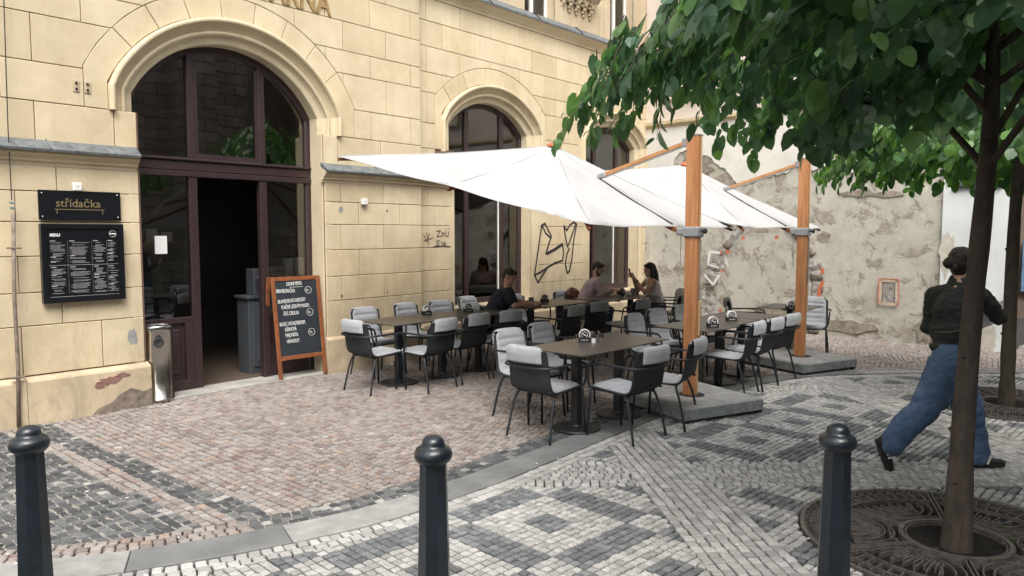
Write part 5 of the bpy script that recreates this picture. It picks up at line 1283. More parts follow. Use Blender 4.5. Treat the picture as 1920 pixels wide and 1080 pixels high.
# inside the door: grey cabinet, counter things on the right sill, shelf
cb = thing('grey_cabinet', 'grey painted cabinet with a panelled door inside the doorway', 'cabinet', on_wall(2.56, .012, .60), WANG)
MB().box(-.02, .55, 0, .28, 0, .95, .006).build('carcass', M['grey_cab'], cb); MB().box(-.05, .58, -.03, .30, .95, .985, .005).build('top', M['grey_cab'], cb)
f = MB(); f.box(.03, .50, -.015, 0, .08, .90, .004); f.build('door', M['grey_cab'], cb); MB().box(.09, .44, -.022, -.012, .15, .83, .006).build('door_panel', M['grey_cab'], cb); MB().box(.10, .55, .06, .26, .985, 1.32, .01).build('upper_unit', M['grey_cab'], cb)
st = on_wall(2.62, 0, .33)
sl3 = MB(K).box(2.62, 3.14, .33, .60, 1.14, 1.17, .004).build('counter_shelf', M['grey_cab']); sl3.location = WO; sl3.rotation_euler = (0, 0, WANG); tag(sl3, 'grey counter shelf behind the right sidelight', 'shelf')
for i, (s_, lb) in enumerate(((2.93, 'left paper towel roll behind the right sidelight'), (3.08, 'right paper towel roll behind the right sidelight'))):
    t_ = thing('paper_roll', lb, 'paper roll', on_wall(s_, 1.172, .36), WANG, 'paper rolls on the counter'); MB().lathe([(.02, 0), (.062, 0), (.064, .01), (.064, .22), (.062, .23), (.02, .23)], 24).build('roll', M['paper'], t_); MB().lathe([(.001, .0), (.008, .0), (.008, .29), (.001, .29)], 8).build('spindle', M['rubber'], t_)
for i, s_ in enumerate((2.74, 2.82)):
    t_ = thing('napkin_box', ('left' if not i else 'right') + ' of the two small cartons beside the paper rolls', 'box', on_wall(s_, 1.172, .40), WANG, 'cartons on the counter'); MB().box(-.035, .035, -.05, .05, 0, .13, .003).build('carton', M['tote'], t_); MB().box(-.02, .02, -.0515, -.049, .04, .09).build('label', M['slab'], t_)
pc = thing('wall_shelf', 'small shelf with pale boxes in the dim interior', 'shelf', on_wall(2.05, 1.55, 1.9), WANG); MB().box(-.35, .35, 0, .25, 0, .03).build('board', M['board_wood'], pc)
for k in range(3): MB().box(-.3 + k * .2, -.16 + k * .2, .03, .2, .03, .16 + .04 * (k % 2), .004).build('box', M['tote'], pc)
# added seat, standing in for a chair reflected in the first arched window
bn = thing('reflected_seat', 'added grey upholstered seat standing in for a chair reflected in the first arched window', 'bench', on_wall(6.1, .42, .75), WANG)
MB().box(-.9, .9, 0, .5, 0, .28, .04).build('seat', M['cushion'], bn); MB().box(-.3, .3, .42, .55, .28, .62, .05).build('backrest', M['cushion'], bn)

# ================================================================ BOLLARDS, GRATES
def make_bollard():
    t = thing('bollard', 'bollard', 'bollard')
    q = MB(); q.lathe([(.098, 0), (.096, .05), (.076, .10), (.058, .835), (.064, .842), (.062, .852)], 8); o = q.build('shaft', M['bollard'], t)
    q = MB(); pr = [(.052, .842), (.066, .844), (.074, .852), (.079, .864), (.080, .876), (.076, .889), (.070, .900), (.056, .908), (.050, .913), (.048, .922), (.046, .932), (.039, .944), (.026, .952), (.010, .956), (.001, .957)]
    q.lathe(pr, 40); q.build('cap', M['bollard'], t, smooth=True); return t
b0 = make_bollard()
for i, (u, v, lb) in enumerate(((53, 797, 'left of the three black bollards, in front of the wall plinth'), (812, 815, 'middle black bollard, before the kerb'), (1572, 793, 'right black bollard, overlapping the round tree grate'))):
    o = b0 if i == 0 else copy_tree(b0); p = G(u, v, .957); o.location = (p.x, p.y, 0); o.rotation_euler = (0, 0, R([12, 20, 4][i])); tag(o, lb, 'bollard', 'black street bollards')
def make_grate():
    t = thing('tree_grate', 'grate', 'tree grate')
    Ro, Ri = .85, .27; zt = .004
    def rband(mb, r, w_, z1=zt, z0=-.025, n=72, a0=0, a1=2 * PI):
        full = abs(a1 - a0 - 2 * PI) < 1e-6; m_ = n if full else n + 1; vs = []
        for i in range(m_):
            a = a0 + (a1 - a0) * i / n
            for rr_, zz in ((r - w_ / 2, z0), (r - w_ / 2, z1), (r + w_ / 2, z1), (r + w_ / 2, z0)): vs.append((rr_ * math.cos(a), rr_ * math.sin(a), zz))
        fs = [(i * 4 + j, ((i + 1) % m_) * 4 + j, ((i + 1) % m_) * 4 + (j + 1) % 4, i * 4 + (j + 1) % 4) for i in range(n) for j in range(4)]
        mb.add(vs, fs)
    o_ = MB(); rband(o_, Ro - .012, .024, .008); o_.build('outer_ring', M['iron'], t); o_ = MB(); rband(o_, Ri + .014, .028, .010, n=48); rband(o_, Ri - .012, .008, .006, -.05, n=48); o_.build('inner_ring', M['iron'], t)
    def bar(mb, p, q, w_, z1=zt):
        p = Vector((*p, 0)); q = Vector((*q, 0)); d = q - p
        mb.tbox(frame((p + q) / 2 + Vector((0, 0, (z1 - .025) / 2)), (0, 0, 1), d), d.length, w_, z1 + .025)
    for s_ in range(6):
        a0 = s_ * PI / 3 + .18; sg = MB(); pol = lambda r, a: (r * math.cos(a), r * math.sin(a))
        for e in (-.010, .010):
            ca, sa = math.cos(a0), math.sin(a0); bar(sg, (Ri * ca - e * sa * 1.2, Ri * sa + e * ca * 1.2), (Ro * .985 * ca - e * sa * 1.2, Ro * .985 * sa + e * ca * 1.2), .009, .007)
        sg.build('rib', M['iron'], t)
        sg = MB(); m_ = a0 + PI / 6
        # nested scallops opening outwards, radial slats between
        for cr, rr_ in ((.56, .24), (.56, .19), (.56, .13)):
            cx_, cy_ = pol(cr, m_); pts = [(cx_ + rr_ * math.cos(m_ + PI / 2 + b_), cy_ + rr_ * math.sin(m_ + PI / 2 + b_)) for b_ in np.linspace(0, PI, 13)]
            pts = [p for p in pts if Ri + .01 < math.hypot(*p) < Ro - .02]
            for p, q in zip(pts, pts[1:]): bar(sg, p, q, .008, .006)
        for k in range(-4, 5):
            a = m_ + k * .052; r0 = Ri + .03 + .01 * abs(k); r1 = .52 if k % 2 else .58
            bar(sg, pol(r0 + .08, a), pol(r1, a), .0085)
        for k in range(-5, 6):
            a = m_ + k * .088; bar(sg, pol(.66, a - .02), pol(.80, a), .0085); 
            cx_, cy_ = pol(.805, a + .044); pts = [(cx_ + .022 * math.cos(a + PI / 2 - b_), cy_ + .022 * math.sin(a + PI / 2 - b_)) for b_ in np.linspace(0, PI, 6)]
            for p, q in zip(pts, pts[1:]): bar(sg, p, q, .006)
        for k in range(-3, 4):
            a = m_ + k * .14; cx_, cy_ = pol(.335, a); pts = [(cx_ + .02 * math.cos(a - PI / 2 + b_), cy_ + .02 * math.sin(a - PI / 2 + b_)) for b_ in np.linspace(0, PI, 6)]
            for p, q in zip(pts, pts[1:]): bar(sg, p, q, .006)
        rband(sg, .645, .010, .005, n=14, a0=a0 + .03, a1=a0 + PI / 3 - .03); rband(sg, .745, .007, .004, n=14, a0=a0 + .03, a1=a0 + PI / 3 - .03)
        sg.build('grating', M['iron'], t)
    q = MB(); q.lathe([(Ro, -.02), (.001, -.02)], 48); q.lathe([(Ri - .02, -.10), (.001, -.10)], 32) if False else None; q.build('soil_bed', M['soil'], t); return t
gr0 = make_grate(); gr0.location = (2.60, 4.26, .002); tag(gr0, 'round cast-iron grate around the near tree trunk', 'tree grate', 'cast-iron tree grates')
g2 = copy_tree(gr0); g2.location = (5.26, 7.75, .002); g2.rotation_euler = (0, 0, .4); tag(g2, 'round cast-iron grate around the farther tree trunk', 'tree grate', 'cast-iron tree grates')

# ================================================================ PEOPLE
def _sphere(seg=14, rings=9):
    vs = [(0, 0, 1)] + [(math.sin(PI * j / rings) * math.cos(2 * PI * i / seg), math.sin(PI * j / rings) * math.sin(2 * PI * i / seg), math.cos(PI * j / rings)) for j in range(1, rings) for i in range(seg)] + [(0, 0, -1)]
    fs = [(0, 1 + i, 1 + (i + 1) % seg) for i in range(seg)]
    for j in range(rings - 2):
        for i in range(seg): a, b = 1 + j * seg + i, 1 + j * seg + (i + 1) % seg; fs.append((a, a + seg, b + seg, b))
    n = len(vs) - 1; q = 1 + (rings - 2) * seg; fs += [(q + i, n, q + (i + 1) % seg) for i in range(seg)]
    return np.array(vs), fs
SPH = _sphere()
def capsule(mb, p0, r0, p1, r1):
    p0, p1 = Vector(p0), Vector(p1)
    for p, r in ((p0, r0), (p1, r1)): mb.add(SPH[0] * r + np.array(p), SPH[1])
    d = p1 - p0
    if d.length < 1e-5: return
    F_ = framex(p0, d, (0, 0, 1) if abs(d.normalized().z) < .9 else (1, 0, 0)); seg = 14
    vs = [F_ @ Vector((x, r * math.cos(2 * PI * i / seg), r * math.sin(2 * PI * i / seg))) for x, r in ((0, r0), (d.length, r1)) for i in range(seg)]
    mb.add(vs, [(i, (i + 1) % seg, seg + (i + 1) % seg, seg + i) for i in range(seg)] + [tuple(range(seg - 1, -1, -1)), tuple(range(seg, 2 * seg))])
def ellips(mb, c, r, M3=None):
    A = np.array((M3 or Matrix()).to_3x3()); mb.add((SPH[0] * np.array(r)) @ A.T + np.array(c), SPH[1])
def blob(name, prims, mat, parent, vox=.010, sm=4, disp=None):
    mb = MB()
    for q in prims:
        if q[0] == 'c': capsule(mb, *q[1:])
        else: ellips(mb, *q[1:])
    o = bpy.data.objects.new(name, mb.mesh(name, mat))
    m = o.modifiers.new('r', 'REMESH'); m.mode = 'VOXEL'; m.voxel_size = vox; m.use_smooth_shade = True
    m = o.modifiers.new('s', 'SMOOTH'); m.factor = .5; m.iterations = sm
    m2 = bake(o)
    if disp:
        n = len(m2.vertices); co = np.empty(n * 3, np.float32); no = np.empty(n * 3, np.float32); m2.vertices.foreach_get('co', co); m2.vertices.foreach_get('normal', no); co = co.reshape(-1, 3); no = no.reshape(-1, 3)
        dv = np.array([disp(Vector(p)) for p in co.tolist()], np.float32); m2.vertices.foreach_set('co', (co + no * dv[:, None]).ravel()); m2.update()
    m2.materials.clear(); m2.materials.append(mat); m2.polygons.foreach_set('use_smooth', [True] * len(m2.polygons)); m2.name = name
    return link(name, m2, parent)
def hand(prims, w_, d, palm, side, curl=.6, s=1.0):
    """fingers from the wrist w_ along d; palm = palm normal; side = +1/-1 where the thumb leaves"""
    w_, d, palm = Vector(w_), Vector(d).normalized(), Vector(palm); palm = (palm - d * palm.dot(d)).normalized(); t = d.cross(palm) * side
    k = w_ + d * .085 * s
    prims.append(('c', w_, .024 * s, w_ + d * .03 * s, .026 * s)); 
    for i, (ln, off) in enumerate(((.070, .030), (.078, .010), (.073, -.010), (.058, -.029))):
        a = w_ + d * .03 * s + t * off * .8 * s; b = k + t * off * s; prims.append(('c', a, .015 * s, b, .0125 * s))
        d1 = (d * math.cos(curl * .6) + palm * math.sin(curl * .6)); d2 = (d * math.cos(curl * 1.6) + palm * math.sin(curl * 1.6)); c_ = b + d1 * ln * .5 * s; e = c_ + d2 * ln * .5 * s
        prims.append(('c', b, .0105 * s, c_, .0095 * s)); prims.append(('c', c_, .0095 * s, e, .008 * s))
    a = w_ + d * .02 * s + t * .022 * s; b = a + (d * .55 + t * .75 + palm * .25).normalized() * .05 * s; c_ = b + (d * .85 + t * .25 + palm * .45).normalized() * .035 * s
    prims += [('c', a, .015 * s, b, .012 * s), ('c', b, .011 * s, c_, .009 * s)]
def head_prims(c, fwd, up, s=1.0):
    """continuous head: skull, jaw, nose, ears"""
    c = Vector(c); f = Vector(fwd).normalized(); u = Vector(up); u = (u - f * u.dot(f)).normalized(); r = f.cross(u)
    M3 = Matrix((r, f, u)).transposed().to_4x4(); L = lambda x, y, z: c + r * x * s + f * y * s + u * z * s
    return [('e', L(0, -.012, .022), (.076 * s, .094 * s, .092 * s), M3), ('e', L(0, .022, -.045), (.060 * s, .066 * s, .066 * s), M3), ('e', L(0, .055, -.085), (.030 * s, .028 * s, .022 * s), M3),
            ('c', L(0, .082, .010), .008 * s, L(0, .102, -.024), .012 * s), ('e', L(.077, -.005, -.005), (.010 * s, .018 * s, .030 * s), M3), ('e', L(-.077, -.005, -.005), (.010 * s, .018 * s, .030 * s), M3),
            ('c', L(-.022, .078, -.060), .009 * s, L(.022, .078, -.060), .009 * s), ('c', L(-.045, .070, .028), .008 * s, L(.045, .070, .028), .008 * s), ('c', L(.040, .058, -.02), .015 * s, L(.030, .06, -.03), .014 * s), ('c', L(-.040, .058, -.02), .015 * s, L(-.030, .06, -.03), .014 * s)], L, M3
def face_bits(t, L, M3, brow=True):
    for sx in (-1, 1):
        q = MB(); ellips(q, L(sx * .030, .079, .012), (.0105, .006, .006), M3); q.build('eye', M['hair'], t, smooth=True)
        mb = MB(); mb.tube([L(sx * .014, .088, .028), L(sx * .03, .089, .033), L(sx * .048, .078, .028)], .0035, 5); mb.build('eyebrow', M['hair'], t)
    mb = MB(); mb.tube([L(-.020, .083, -.052), L(0, .090, -.050), L(.020, .083, -.052)], .0035, 5); mb.build('lips', M['lips'], t)
M['lips'] = simple('lips', (.30, .12, .10), .5, bstr=0)
fold = lambda a, sc, sd=0: (lambda p: a * (mnoise.noise(Vector((p.x * sc + sd, p.y * sc, p.z * sc * .6))) + .5 * mnoise.noise(Vector((p.x * sc * 2.3, p.y * sc * 2.3 + sd, p.z * sc * 2.9)))))

# ---- woman walking past behind the near tree
wk = thing('person', 'person in a dark jacket and baggy blue jeans striding past behind the near tree trunk', 'person', (3.31, 5.60, 0))
sk = []
hd, L, M3 = head_prims((.085, .03, 1.565), (.80, .55, .0), (0, 0, 1), 1.0); sk += hd
sk += [('c', (.06, .02, 1.50), .048, (.035, .0, 1.38), .055), ('e', (.03, 0, 1.22), (.14, .10, .20)), ('e', (.0, 0, .95), (.14, .11, .14)), ('e', (.01, 0, 1.08), (.125, .095, .12))]
shR, shL = (.15, -.12, 1.325), (-.075, .11, 1.32); elR, elL = (.325, -.06, 1.16), (-.085, .15, 1.06)
haR, haL = Vector((.205, .10, 1.39)), Vector((.14, .32, 1.17))
sk += [('c', shR, .042, elR, .032), ('c', elR, .031, haR, .025), ('c', shL, .042, elL, .032), ('c', elL, .031, haL, .025), ('c', (.03, 0, 1.34), .06, shR, .05), ('c', (.03, 0, 1.34), .06, shL, .05)]
hand(sk, haR, (-.45, .3, .5), (.3, .9, 0), 1, .9, .95); hand(sk, haL, (.9, .3, .3), (0, 0, 1), 1, .9, .95)
hpR, knR, anR = Vector((-.05, -.08, .86)), Vector((-.215, -.09, .50)), Vector((-.46, -.06, .20)); hpL, knL, anL = Vector((.05, .08, .86)), Vector((.20, .06, .46)), Vector((.235, .03, .09))
sk += [('c', hpR, .09, knR, .06), ('c', knR, .058, anR, .038), ('c', hpL, .09, knL, .06), ('c', knL, .058, anL, .038), ('c', hpR, .09, hpL, .09)]
heR, toR = Vector((-.555, -.06, .20)), Vector((-.485, -.05, .035)); heL, toL = Vector((.185, .02, .05)), Vector((.40, .02, .035))
sk += [('c', anR, .034, heR + Vector((.05, 0, .015)), .018), ('c', heR + Vector((.05, 0, .015)), .016, toR + Vector((.05, 0, .02)), .014), ('c', anL, .034, heL, .018), ('c', heL, .018, toL, .014)]
blob('body', sk, M['skin_pale'], wk, .0085, 3); face_bits(wk, L, M3)
# hair with bun
blob('hair', [('e', L(0, -.028, .040), (.084, .096, .088), M3), ('e', L(0, -.065, .0), (.070, .058, .075), M3), ('e', L(0, -.05, -.055), (.05, .05, .045), M3), ('e', L(-.02, -.155, .005), (.045, .042, .044), M3), ('e', L(.012, -.15, -.025), (.032, .032, .03), M3), ('c', L(0, -.10, .01), .035, L(-.01, -.14, .0), .03)], M['hair'], wk, .007, 3, fold(.006, 40))
st = MB(); rdh = random.Random(5)
for k in range(26):
    a = rdh.uniform(0, 2 * PI); b = L(-.01 + .03 * math.cos(a), -.16 - rdh.uniform(0, .02), .0 + .035 * math.sin(a)); e = b + Vector((rdh.uniform(-.035, -.005), rdh.uniform(-.01, .01), rdh.uniform(-.035, .03))); st.tube([b, b.lerp(e, .5) + Vector((0, 0, .004)), e], .0010, 3)
st.build('hair_wisps', M['hair'], wk)
# jacket: boxy, hem gathered at the waist
jk = [('e', (.03, -.01, 1.20), (.172, .135, .18)), ('e', (.02, -.01, 1.05), (.180, .142, .17)), ('e', (.01, -.01, .935), (.170, .138, .065)), ('c', (.02, 0, 1.33), .085, shR, .062), ('c', (.02, 0, 1.33), .085, shL, .062), ('c', (.045, .01, 1.38), .075, (.055, .015, 1.43), .064),
      ('c', shR, .066, elR, .056), ('c', elR, .056, haR - Vector((0, .0, .0)) * 0 + (Vector(elR) - haR) * .12, .048), ('c', shL, .066, elL, .056), ('c', elL, .056, haL + (Vector(elL) - haL) * .12, .046)]
blob('jacket', jk, M['jacket'], wk, .009, 3, fold(.016, 11, 2))
sp = MB(); sp.tube([Vector((-.185, -.10, 1.06)), Vector((-.10, -.165, 1.065)), Vector((-.01, -.175, 1.085))], [.005, .007, .003], 6); sp.build('jacket_cord', M['cotton'] if False else simple('olive_cord', (.07, .09, .06), .8), wk)
blob('shirt_tail', [('e', (-.10, -.09, .865), (.075, .06, .045)), ('e', (.05, -.02, .87), (.12, .12, .03))], M['cotton'], wk, .010, 3)
# jeans: wide legs
jn = [('e', (.0, 0, .80), (.165, .145, .10)), ('c', hpR, .125, knR + Vector((.0, 0, .01)), .108), ('c', knR, .108, anR + Vector((.02, 0, .02)), .094), ('c', hpL, .120, knL, .108), ('c', knL, .108, anL + Vector((.01, 0, .05)), .098), ('c', (-.03, -.04, .74), .13, (-.16, -.08, .56), .115), ('c', (-.40, -.06, .26), .095, (-.435, -.06, .215), .10), ('c', (.23, .04, .2), .1, (.24, .03, .11), .102)]
blob('jeans', jn, M['denim'], wk, .0095, 3, lambda p: fold(.014, 9, 7)(p) + .0045 * math.sin(p.z * 38 + 9 * mnoise.noise(Vector((p.x * 5, p.y * 5, p.z * 3)))) * max(0, min(1, (.75 - p.z) * 3)))
def shoe(t, he, to, up, w_=.042):
    he, to, up = Vector(he), Vector(to), Vector(up).normalized(); d = (to - he)
    s_ = he - d.normalized() * .02; e = to + d.normalized() * .045
    bm_ = [('c', s_ + up * .035, w_ * .86, s_ + d * .5 + up * .035, w_ * .9), ('c', s_ + d * .5 + up * .025, w_ * .95, e + up * .008, w_ * .80), ('c', s_ + up * .05, w_ * .85, s_ + d * .35 + up * .06, w_ * .8)]
    sh = link('shoe', None, t); blob('upper', bm_, M['shoe'], sh, .006, 3)
    side = d.normalized().cross(up); so = MB(); n = 18; pts = []
    for k in range(n):
        a = 2 * PI * k / n; ca, sa = math.cos(a), math.sin(a); cx_ = .5 + .5 * ca * (1 if ca > 0 else 1); w2 = w_ * (1.02 if ca > 0 else .88)
        pts.append(s_.lerp(e, .5) + d.normalized() * (abs(ca) ** .6 * (1 if ca > 0 else -1)) * ((e - s_).length / 2 + .028) + side * (abs(sa) ** .7 * (1 if sa > 0 else -1)) * w2)
    lo_ = [p - up * .012 for p in pts]; hi_ = [p + up * .012 for p in pts]; so.add(lo_ + hi_, [tuple(range(n - 1, -1, -1)), tuple(range(n, 2 * n))] + [(k, (k + 1) % n, n + (k + 1) % n, n + k) for k in range(n)]); so.build('sole', M['sole'], sh)
    for sg in (-1, 1):
        for k in range(3):
            a = s_ + d * (.36 + k * .17) + side * sg * (w_ * 1.0) + up * .014; b = s_ + d * (.50 + k * .17) + side * sg * (w_ * .72) + up * .070; q = MB(); m_ = framex((a + b) / 2, b - a, side * sg + up * .6); q.tbox(m_, (b - a).length, .014, .010); q.build('stripe', M['shoe_white'], sh)
    return sh
shoe(wk, heR, toR, (-.92, 0, .39)) if False else shoe(wk, heR + Vector((.02, 0, .0)), toR + Vector((.02, 0, 0)), (.92, 0, .38)); shoe(wk, heL - Vector((0, 0, .03)), toL - Vector((0, 0, .015)), (0, 0, 1))
pg = MB(); vs = [Vector(haL) + Vector((.02 + a, .03 * math.sin(a * 20) - .06 * 0, b)) for a in (-.02, .08, .18, .27) for b in (-.14, .0, .12)]
vs = [Vector((.26 + i * .045, .06 + .012 * math.sin(i * 2), 1.05 + j * .075 + i * .022)) for i in range(5) for j in range(3)]
pg.add(vs, [(i * 3 + j, i * 3 + j + 1, (i + 1) * 3 + j + 1, (i + 1) * 3 + j) for i in range(4) for j in range(2)]); po = pg.build('paper_sheet', M['paper']); po.location = (3.31, 5.60, 0); tag(po, 'crumpled white sheet of paper held by the walking person', 'paper')

# ---- seated people: local frame, +y forward
def seated(name_label, loc, rz, top, top_c, bottom, skin, elR, haR, elL, haL, handR, handL, headc, headf, lean=.12, sleeve='long', torso=1.0, hair=None, knees=None, curl=(.9, .9)):
    t = thing('person', name_label, 'person', loc, rz)
    sk = []; hd, L, M3 = head_prims(headc, headf, (0, -headf[2] * .0 + .001, 1), 1.0); sk += hd
    ch = Vector((0, .02 + lean * .55, .84)); nk = Vector((0, .03 + lean * .95, 1.03)); w_ = .17 * torso
    shR, shL = nk + Vector((w_, -.01, -.055)), nk + Vector((-w_, -.01, -.055)); elR, haR, elL, haL = map(Vector, (elR, haR, elL, haL))
    hc = Vector(headc); sk += [('c', nk, .052 * torso, hc + (nk - hc) * .25 + Vector((0, -.02, 0)), .05), ('e', ch, (.145 * torso, .10, .17)), ('e', (0, .0, .62), (.15, .11, .13)), ('c', (0, 0, .6), .12, ch, .12), ('c', nk - Vector((0, 0, .05)), .07, shR, .052), ('c', nk - Vector((0, 0, .05)), .07, shL, .052)]
    sk += [('c', shR, .052 * torso, elR, .043 * torso), ('c', elR, .041 * torso, haR, .027), ('c', shL, .052 * torso, elL, .043 * torso), ('c', elL, .041 * torso, haL, .027)]
    hand(sk, haR, *handR, -1, curl[0]); hand(sk, haL, *handL, 1, curl[1])
    kR, kL = knees or (Vector((.12, .44, .50)), Vector((-.12, .44, .50))); aR, aL = Vector((.12, .40, .10)), Vector((-.13, .36, .10))
    for h_, k_, a_ in ((Vector((.085, 0, .52)), kR, aR), (Vector((-.085, 0, .52)), kL, aL)): sk += [('c', h_, .085, k_, .058), ('c', k_, .055, a_, .038), ('c', a_, .036, a_ + Vector((0, .12, -.055)), .028)]
    blob('body', sk, M[skin], t, .0085, 3); face_bits(t, L, M3)
    lo_ = .62 if sleeve == 'tank' else .60
    tp = [('e', (0, .0, lo_), (.172 * torso, .135, .13)), ('e', ch, (.170 * torso, .125, .18)), ('c', (0, 0, .60), .14, ch, .135 * torso), ('c', nk - Vector((0, .0, .065)), .082, nk + Vector((0, 0, -.02)), .066)]
    if sleeve == 'tank': tp += [('c', nk - Vector((0, 0, .06)), .066, nk + Vector((.105, -.01, -.06)), .048), ('c', nk - Vector((0, 0, .06)), .066, nk + Vector((-.105, -.01, -.06)), .048)]
    else: tp += [('c', nk - Vector((0, 0, .07)), .085, shR, .072), ('c', nk - Vector((0, 0, .07)), .085, shL, .072)]
    if sleeve == 'short': tp += [('c', shR, .074 * torso, shR.lerp(elR, .62), .070 * torso), ('c', shL, .074 * torso, shL.lerp(elL, .62), .070 * torso)]
    if sleeve == 'long': tp += [('c', shR, .072, elR, .060), ('c', elR, .058, elR.lerp(haR, .9), .040), ('c', shL, .072, elL, .060), ('c', elL, .058, elL.lerp(haL, .9), .040)]
    blob('top', tp, M[top_c], t, .009, 3, fold(.008, 12, 3))
    tr = [('e', (0, 0, .55), (.175, .14, .10))]
    for h_, k_, a_ in ((Vector((.085, 0, .52)), kR, aR), (Vector((-.085, 0, .52)), kL, aL)): tr += [('c', h_, .105, k_, .078), ('c', k_, .074, a_ + Vector((0, 0, .04)), .058)]
    blob('trousers', tr, M[bottom], t, .010, 3, fold(.010, 10, 5))
    for a_ in (aR, aL):
        shoe(t, a_ + Vector((0, -.02, -.09)), a_ + Vector((0, .15, -.09)), (0, 0, 1))
    if hair: blob('hair', hair(L, M3), M['hair'], t, .007, 3, fold(.006, 35))
    return t, L, M3
short = lambda L, M3: [('e', L(0, -.022, .045), (.082, .096, .080), M3), ('e', L(0, -.06, .0), (.074, .06, .06), M3), ('e', L(0, .045, .085), (.055, .04, .03), M3)]
t1, L1, M1 = seated('person in a black T-shirt leaning on the table under the graffiti', (-.30, 10.30, 0), R(8) - PI / 2, 0, 'tee', 'trouser_dark', 'skin', (.27, .30, .81), (.12, .56, .80), (-.30, .34, .81), (-.06, .60, .80), ((-.45, .85, .05), (-.2, 0, -1)), ((.45, .85, .05), (.2, 0, -1)), (.01, .27, 1.185), (.42, .80, -.40), .22, 'short', 1.12, short)
o = MB().box(-.036, .036, -.075, .075, 0, .010, .003).build('phone', M['phone']); mw = t1.matrix_basis; o.location = t1.matrix_basis @ Vector((.02, .68, .775)); o.rotation_euler = (R(25), 0, t1.rotation_euler[2]); tag(o, 'phone in the hands of the person in the black T-shirt', 'phone')
t2, L2, M2 = seated('person with glasses in a pale lilac sweatshirt bent over a phone at the couple\'s table', (1.18, 12.42, 0), -PI / 2 + R(2), 0, 'sweat', 'denim', 'skin_pale', (.24, .30, .80), (.10, .50, .83), (-.24, .32, .80), (-.06, .52, .83), ((-.3, .9, .2), (-.2, 0, -1)), ((.3, .9, .2), (.2, 0, -1)), (.01, .25, 1.185), (.34, .82, -.42), .20, 'long', 1.03, short)
gl = MB()
for sx in (-1, 1): gl.tube([L2(sx * .032 + .022 * math.cos(a), .098, .012 + .017 * math.sin(a)) for a in np.linspace(0, 2 * PI, 15)[:-1]], .0025, 4, closed=True); gl.tube([L2(sx * .054, .095, .016), L2(sx * .080, .0, .012)], .0025, 4)
gl.tube([L2(-.010, .100, .015), L2(.010, .100, .015)], .0025, 4); gl.build('eyeglasses', M['rubber'], t2)
blob('beard', [('e', L2(0, .045, -.075), (.052, .046, .038), M2), ('c', L2(-.06, .015, -.03), .016, L2(-.04, .05, -.08), .02), ('c', L2(.06, .015, -.03), .016, L2(.04, .05, -.08), .02)], M['hair'], t2, .006, 2)
o = MB().box(-.036, .036, -.075, .075, 0, .010, .003).build('phone', M['phone']); o.location = t2.matrix_basis @ Vector((.02, .62, .82)); o.rotation_euler = (R(35), 0, t2.rotation_euler[2]); tag(o, 'phone held low by the person in lilac', 'phone')
longh = lambda L, M3: [('e', L(0, -.022, .045), (.084, .098, .084), M3), ('e', L(0, -.07, .0), (.080, .058, .085), M3), ('c', L(.066, -.02, .02), .030, L(.085, .0, -.17), .034), ('c', L(-.066, -.02, .02), .030, L(-.085, .0, -.17), .034), ('c', L(.085, .0, -.17), .034, L(.09, .03, -.30), .020), ('c', L(-.085, .0, -.17), .034, L(-.09, .03, -.30), .020), ('c', L(0, -.085, -.05), .06, L(0, -.09, -.20), .05), ('e', L(0, .05, .088), (.05, .035, .022), M3)]
t3, L3, M3_ = seated('person with long dark hair in a white sleeveless top holding up a phone', (2.46, 12.55, 0), PI / 2 + R(12), 0, 'tank', 'trouser_dark', 'skin_pale', (.17, .30, .80), (.06, .42, 1.03), (-.17, .30, .80), (-.03, .43, 1.02), ((-.2, .45, .85), (-.6, .6, -.3)), ((.2, .45, .85), (.6, .6, -.3)), (0, .16, 1.165), (0, .98, -.18), .12, 'tank', .90, longh, curl=(1.1, 1.1))
wb_ = MB(); q = Vector((-.03, .43, 1.02)).lerp(Vector((-.17, .30, .80)), .2); dd = (Vector((-.03, .43, 1.02)) - Vector((-.17, .30, .80))).normalized(); wb_.tube([q - dd * .012, q + dd * .012], .034, 12); wb_.build('watch', M['rubber'], t3)
o = MB().box(-.037, .037, -.005, .005, -.075, .075, .004).build('phone', M['phone']); o.location = t3.matrix_basis @ Vector((.015, .50, 1.12)); o.rotation_euler = (R(-12), 0, t3.rotation_euler[2]); tag(o, 'black phone held up by the person in the white top', 'phone')
# canvas bag hung behind her
bm = bmesh.new(); bmesh.ops.create_icosphere(bm, subdivisions=4, radius=1)
for v in bm.verts: q = v.co.copy(); v.co = Vector((q.x * .17, q.y * .07, q.z * .17)) + q * .03 * mnoise.noise(q * 3)
me = bpy.data.meshes.new('canvas_bag'); bm.to_mesh(me); bm.free(); me.polygons.foreach_set('use_smooth', [True] * len(me.polygons)); me.materials.append(M['tote']); o = link('canvas_bag', me); o.location = (2.92, 12.62, .62); o.rotation_euler = (0, R(20), 1.2); tag(o, 'cream canvas bag slung behind the person with the phone', 'bag')

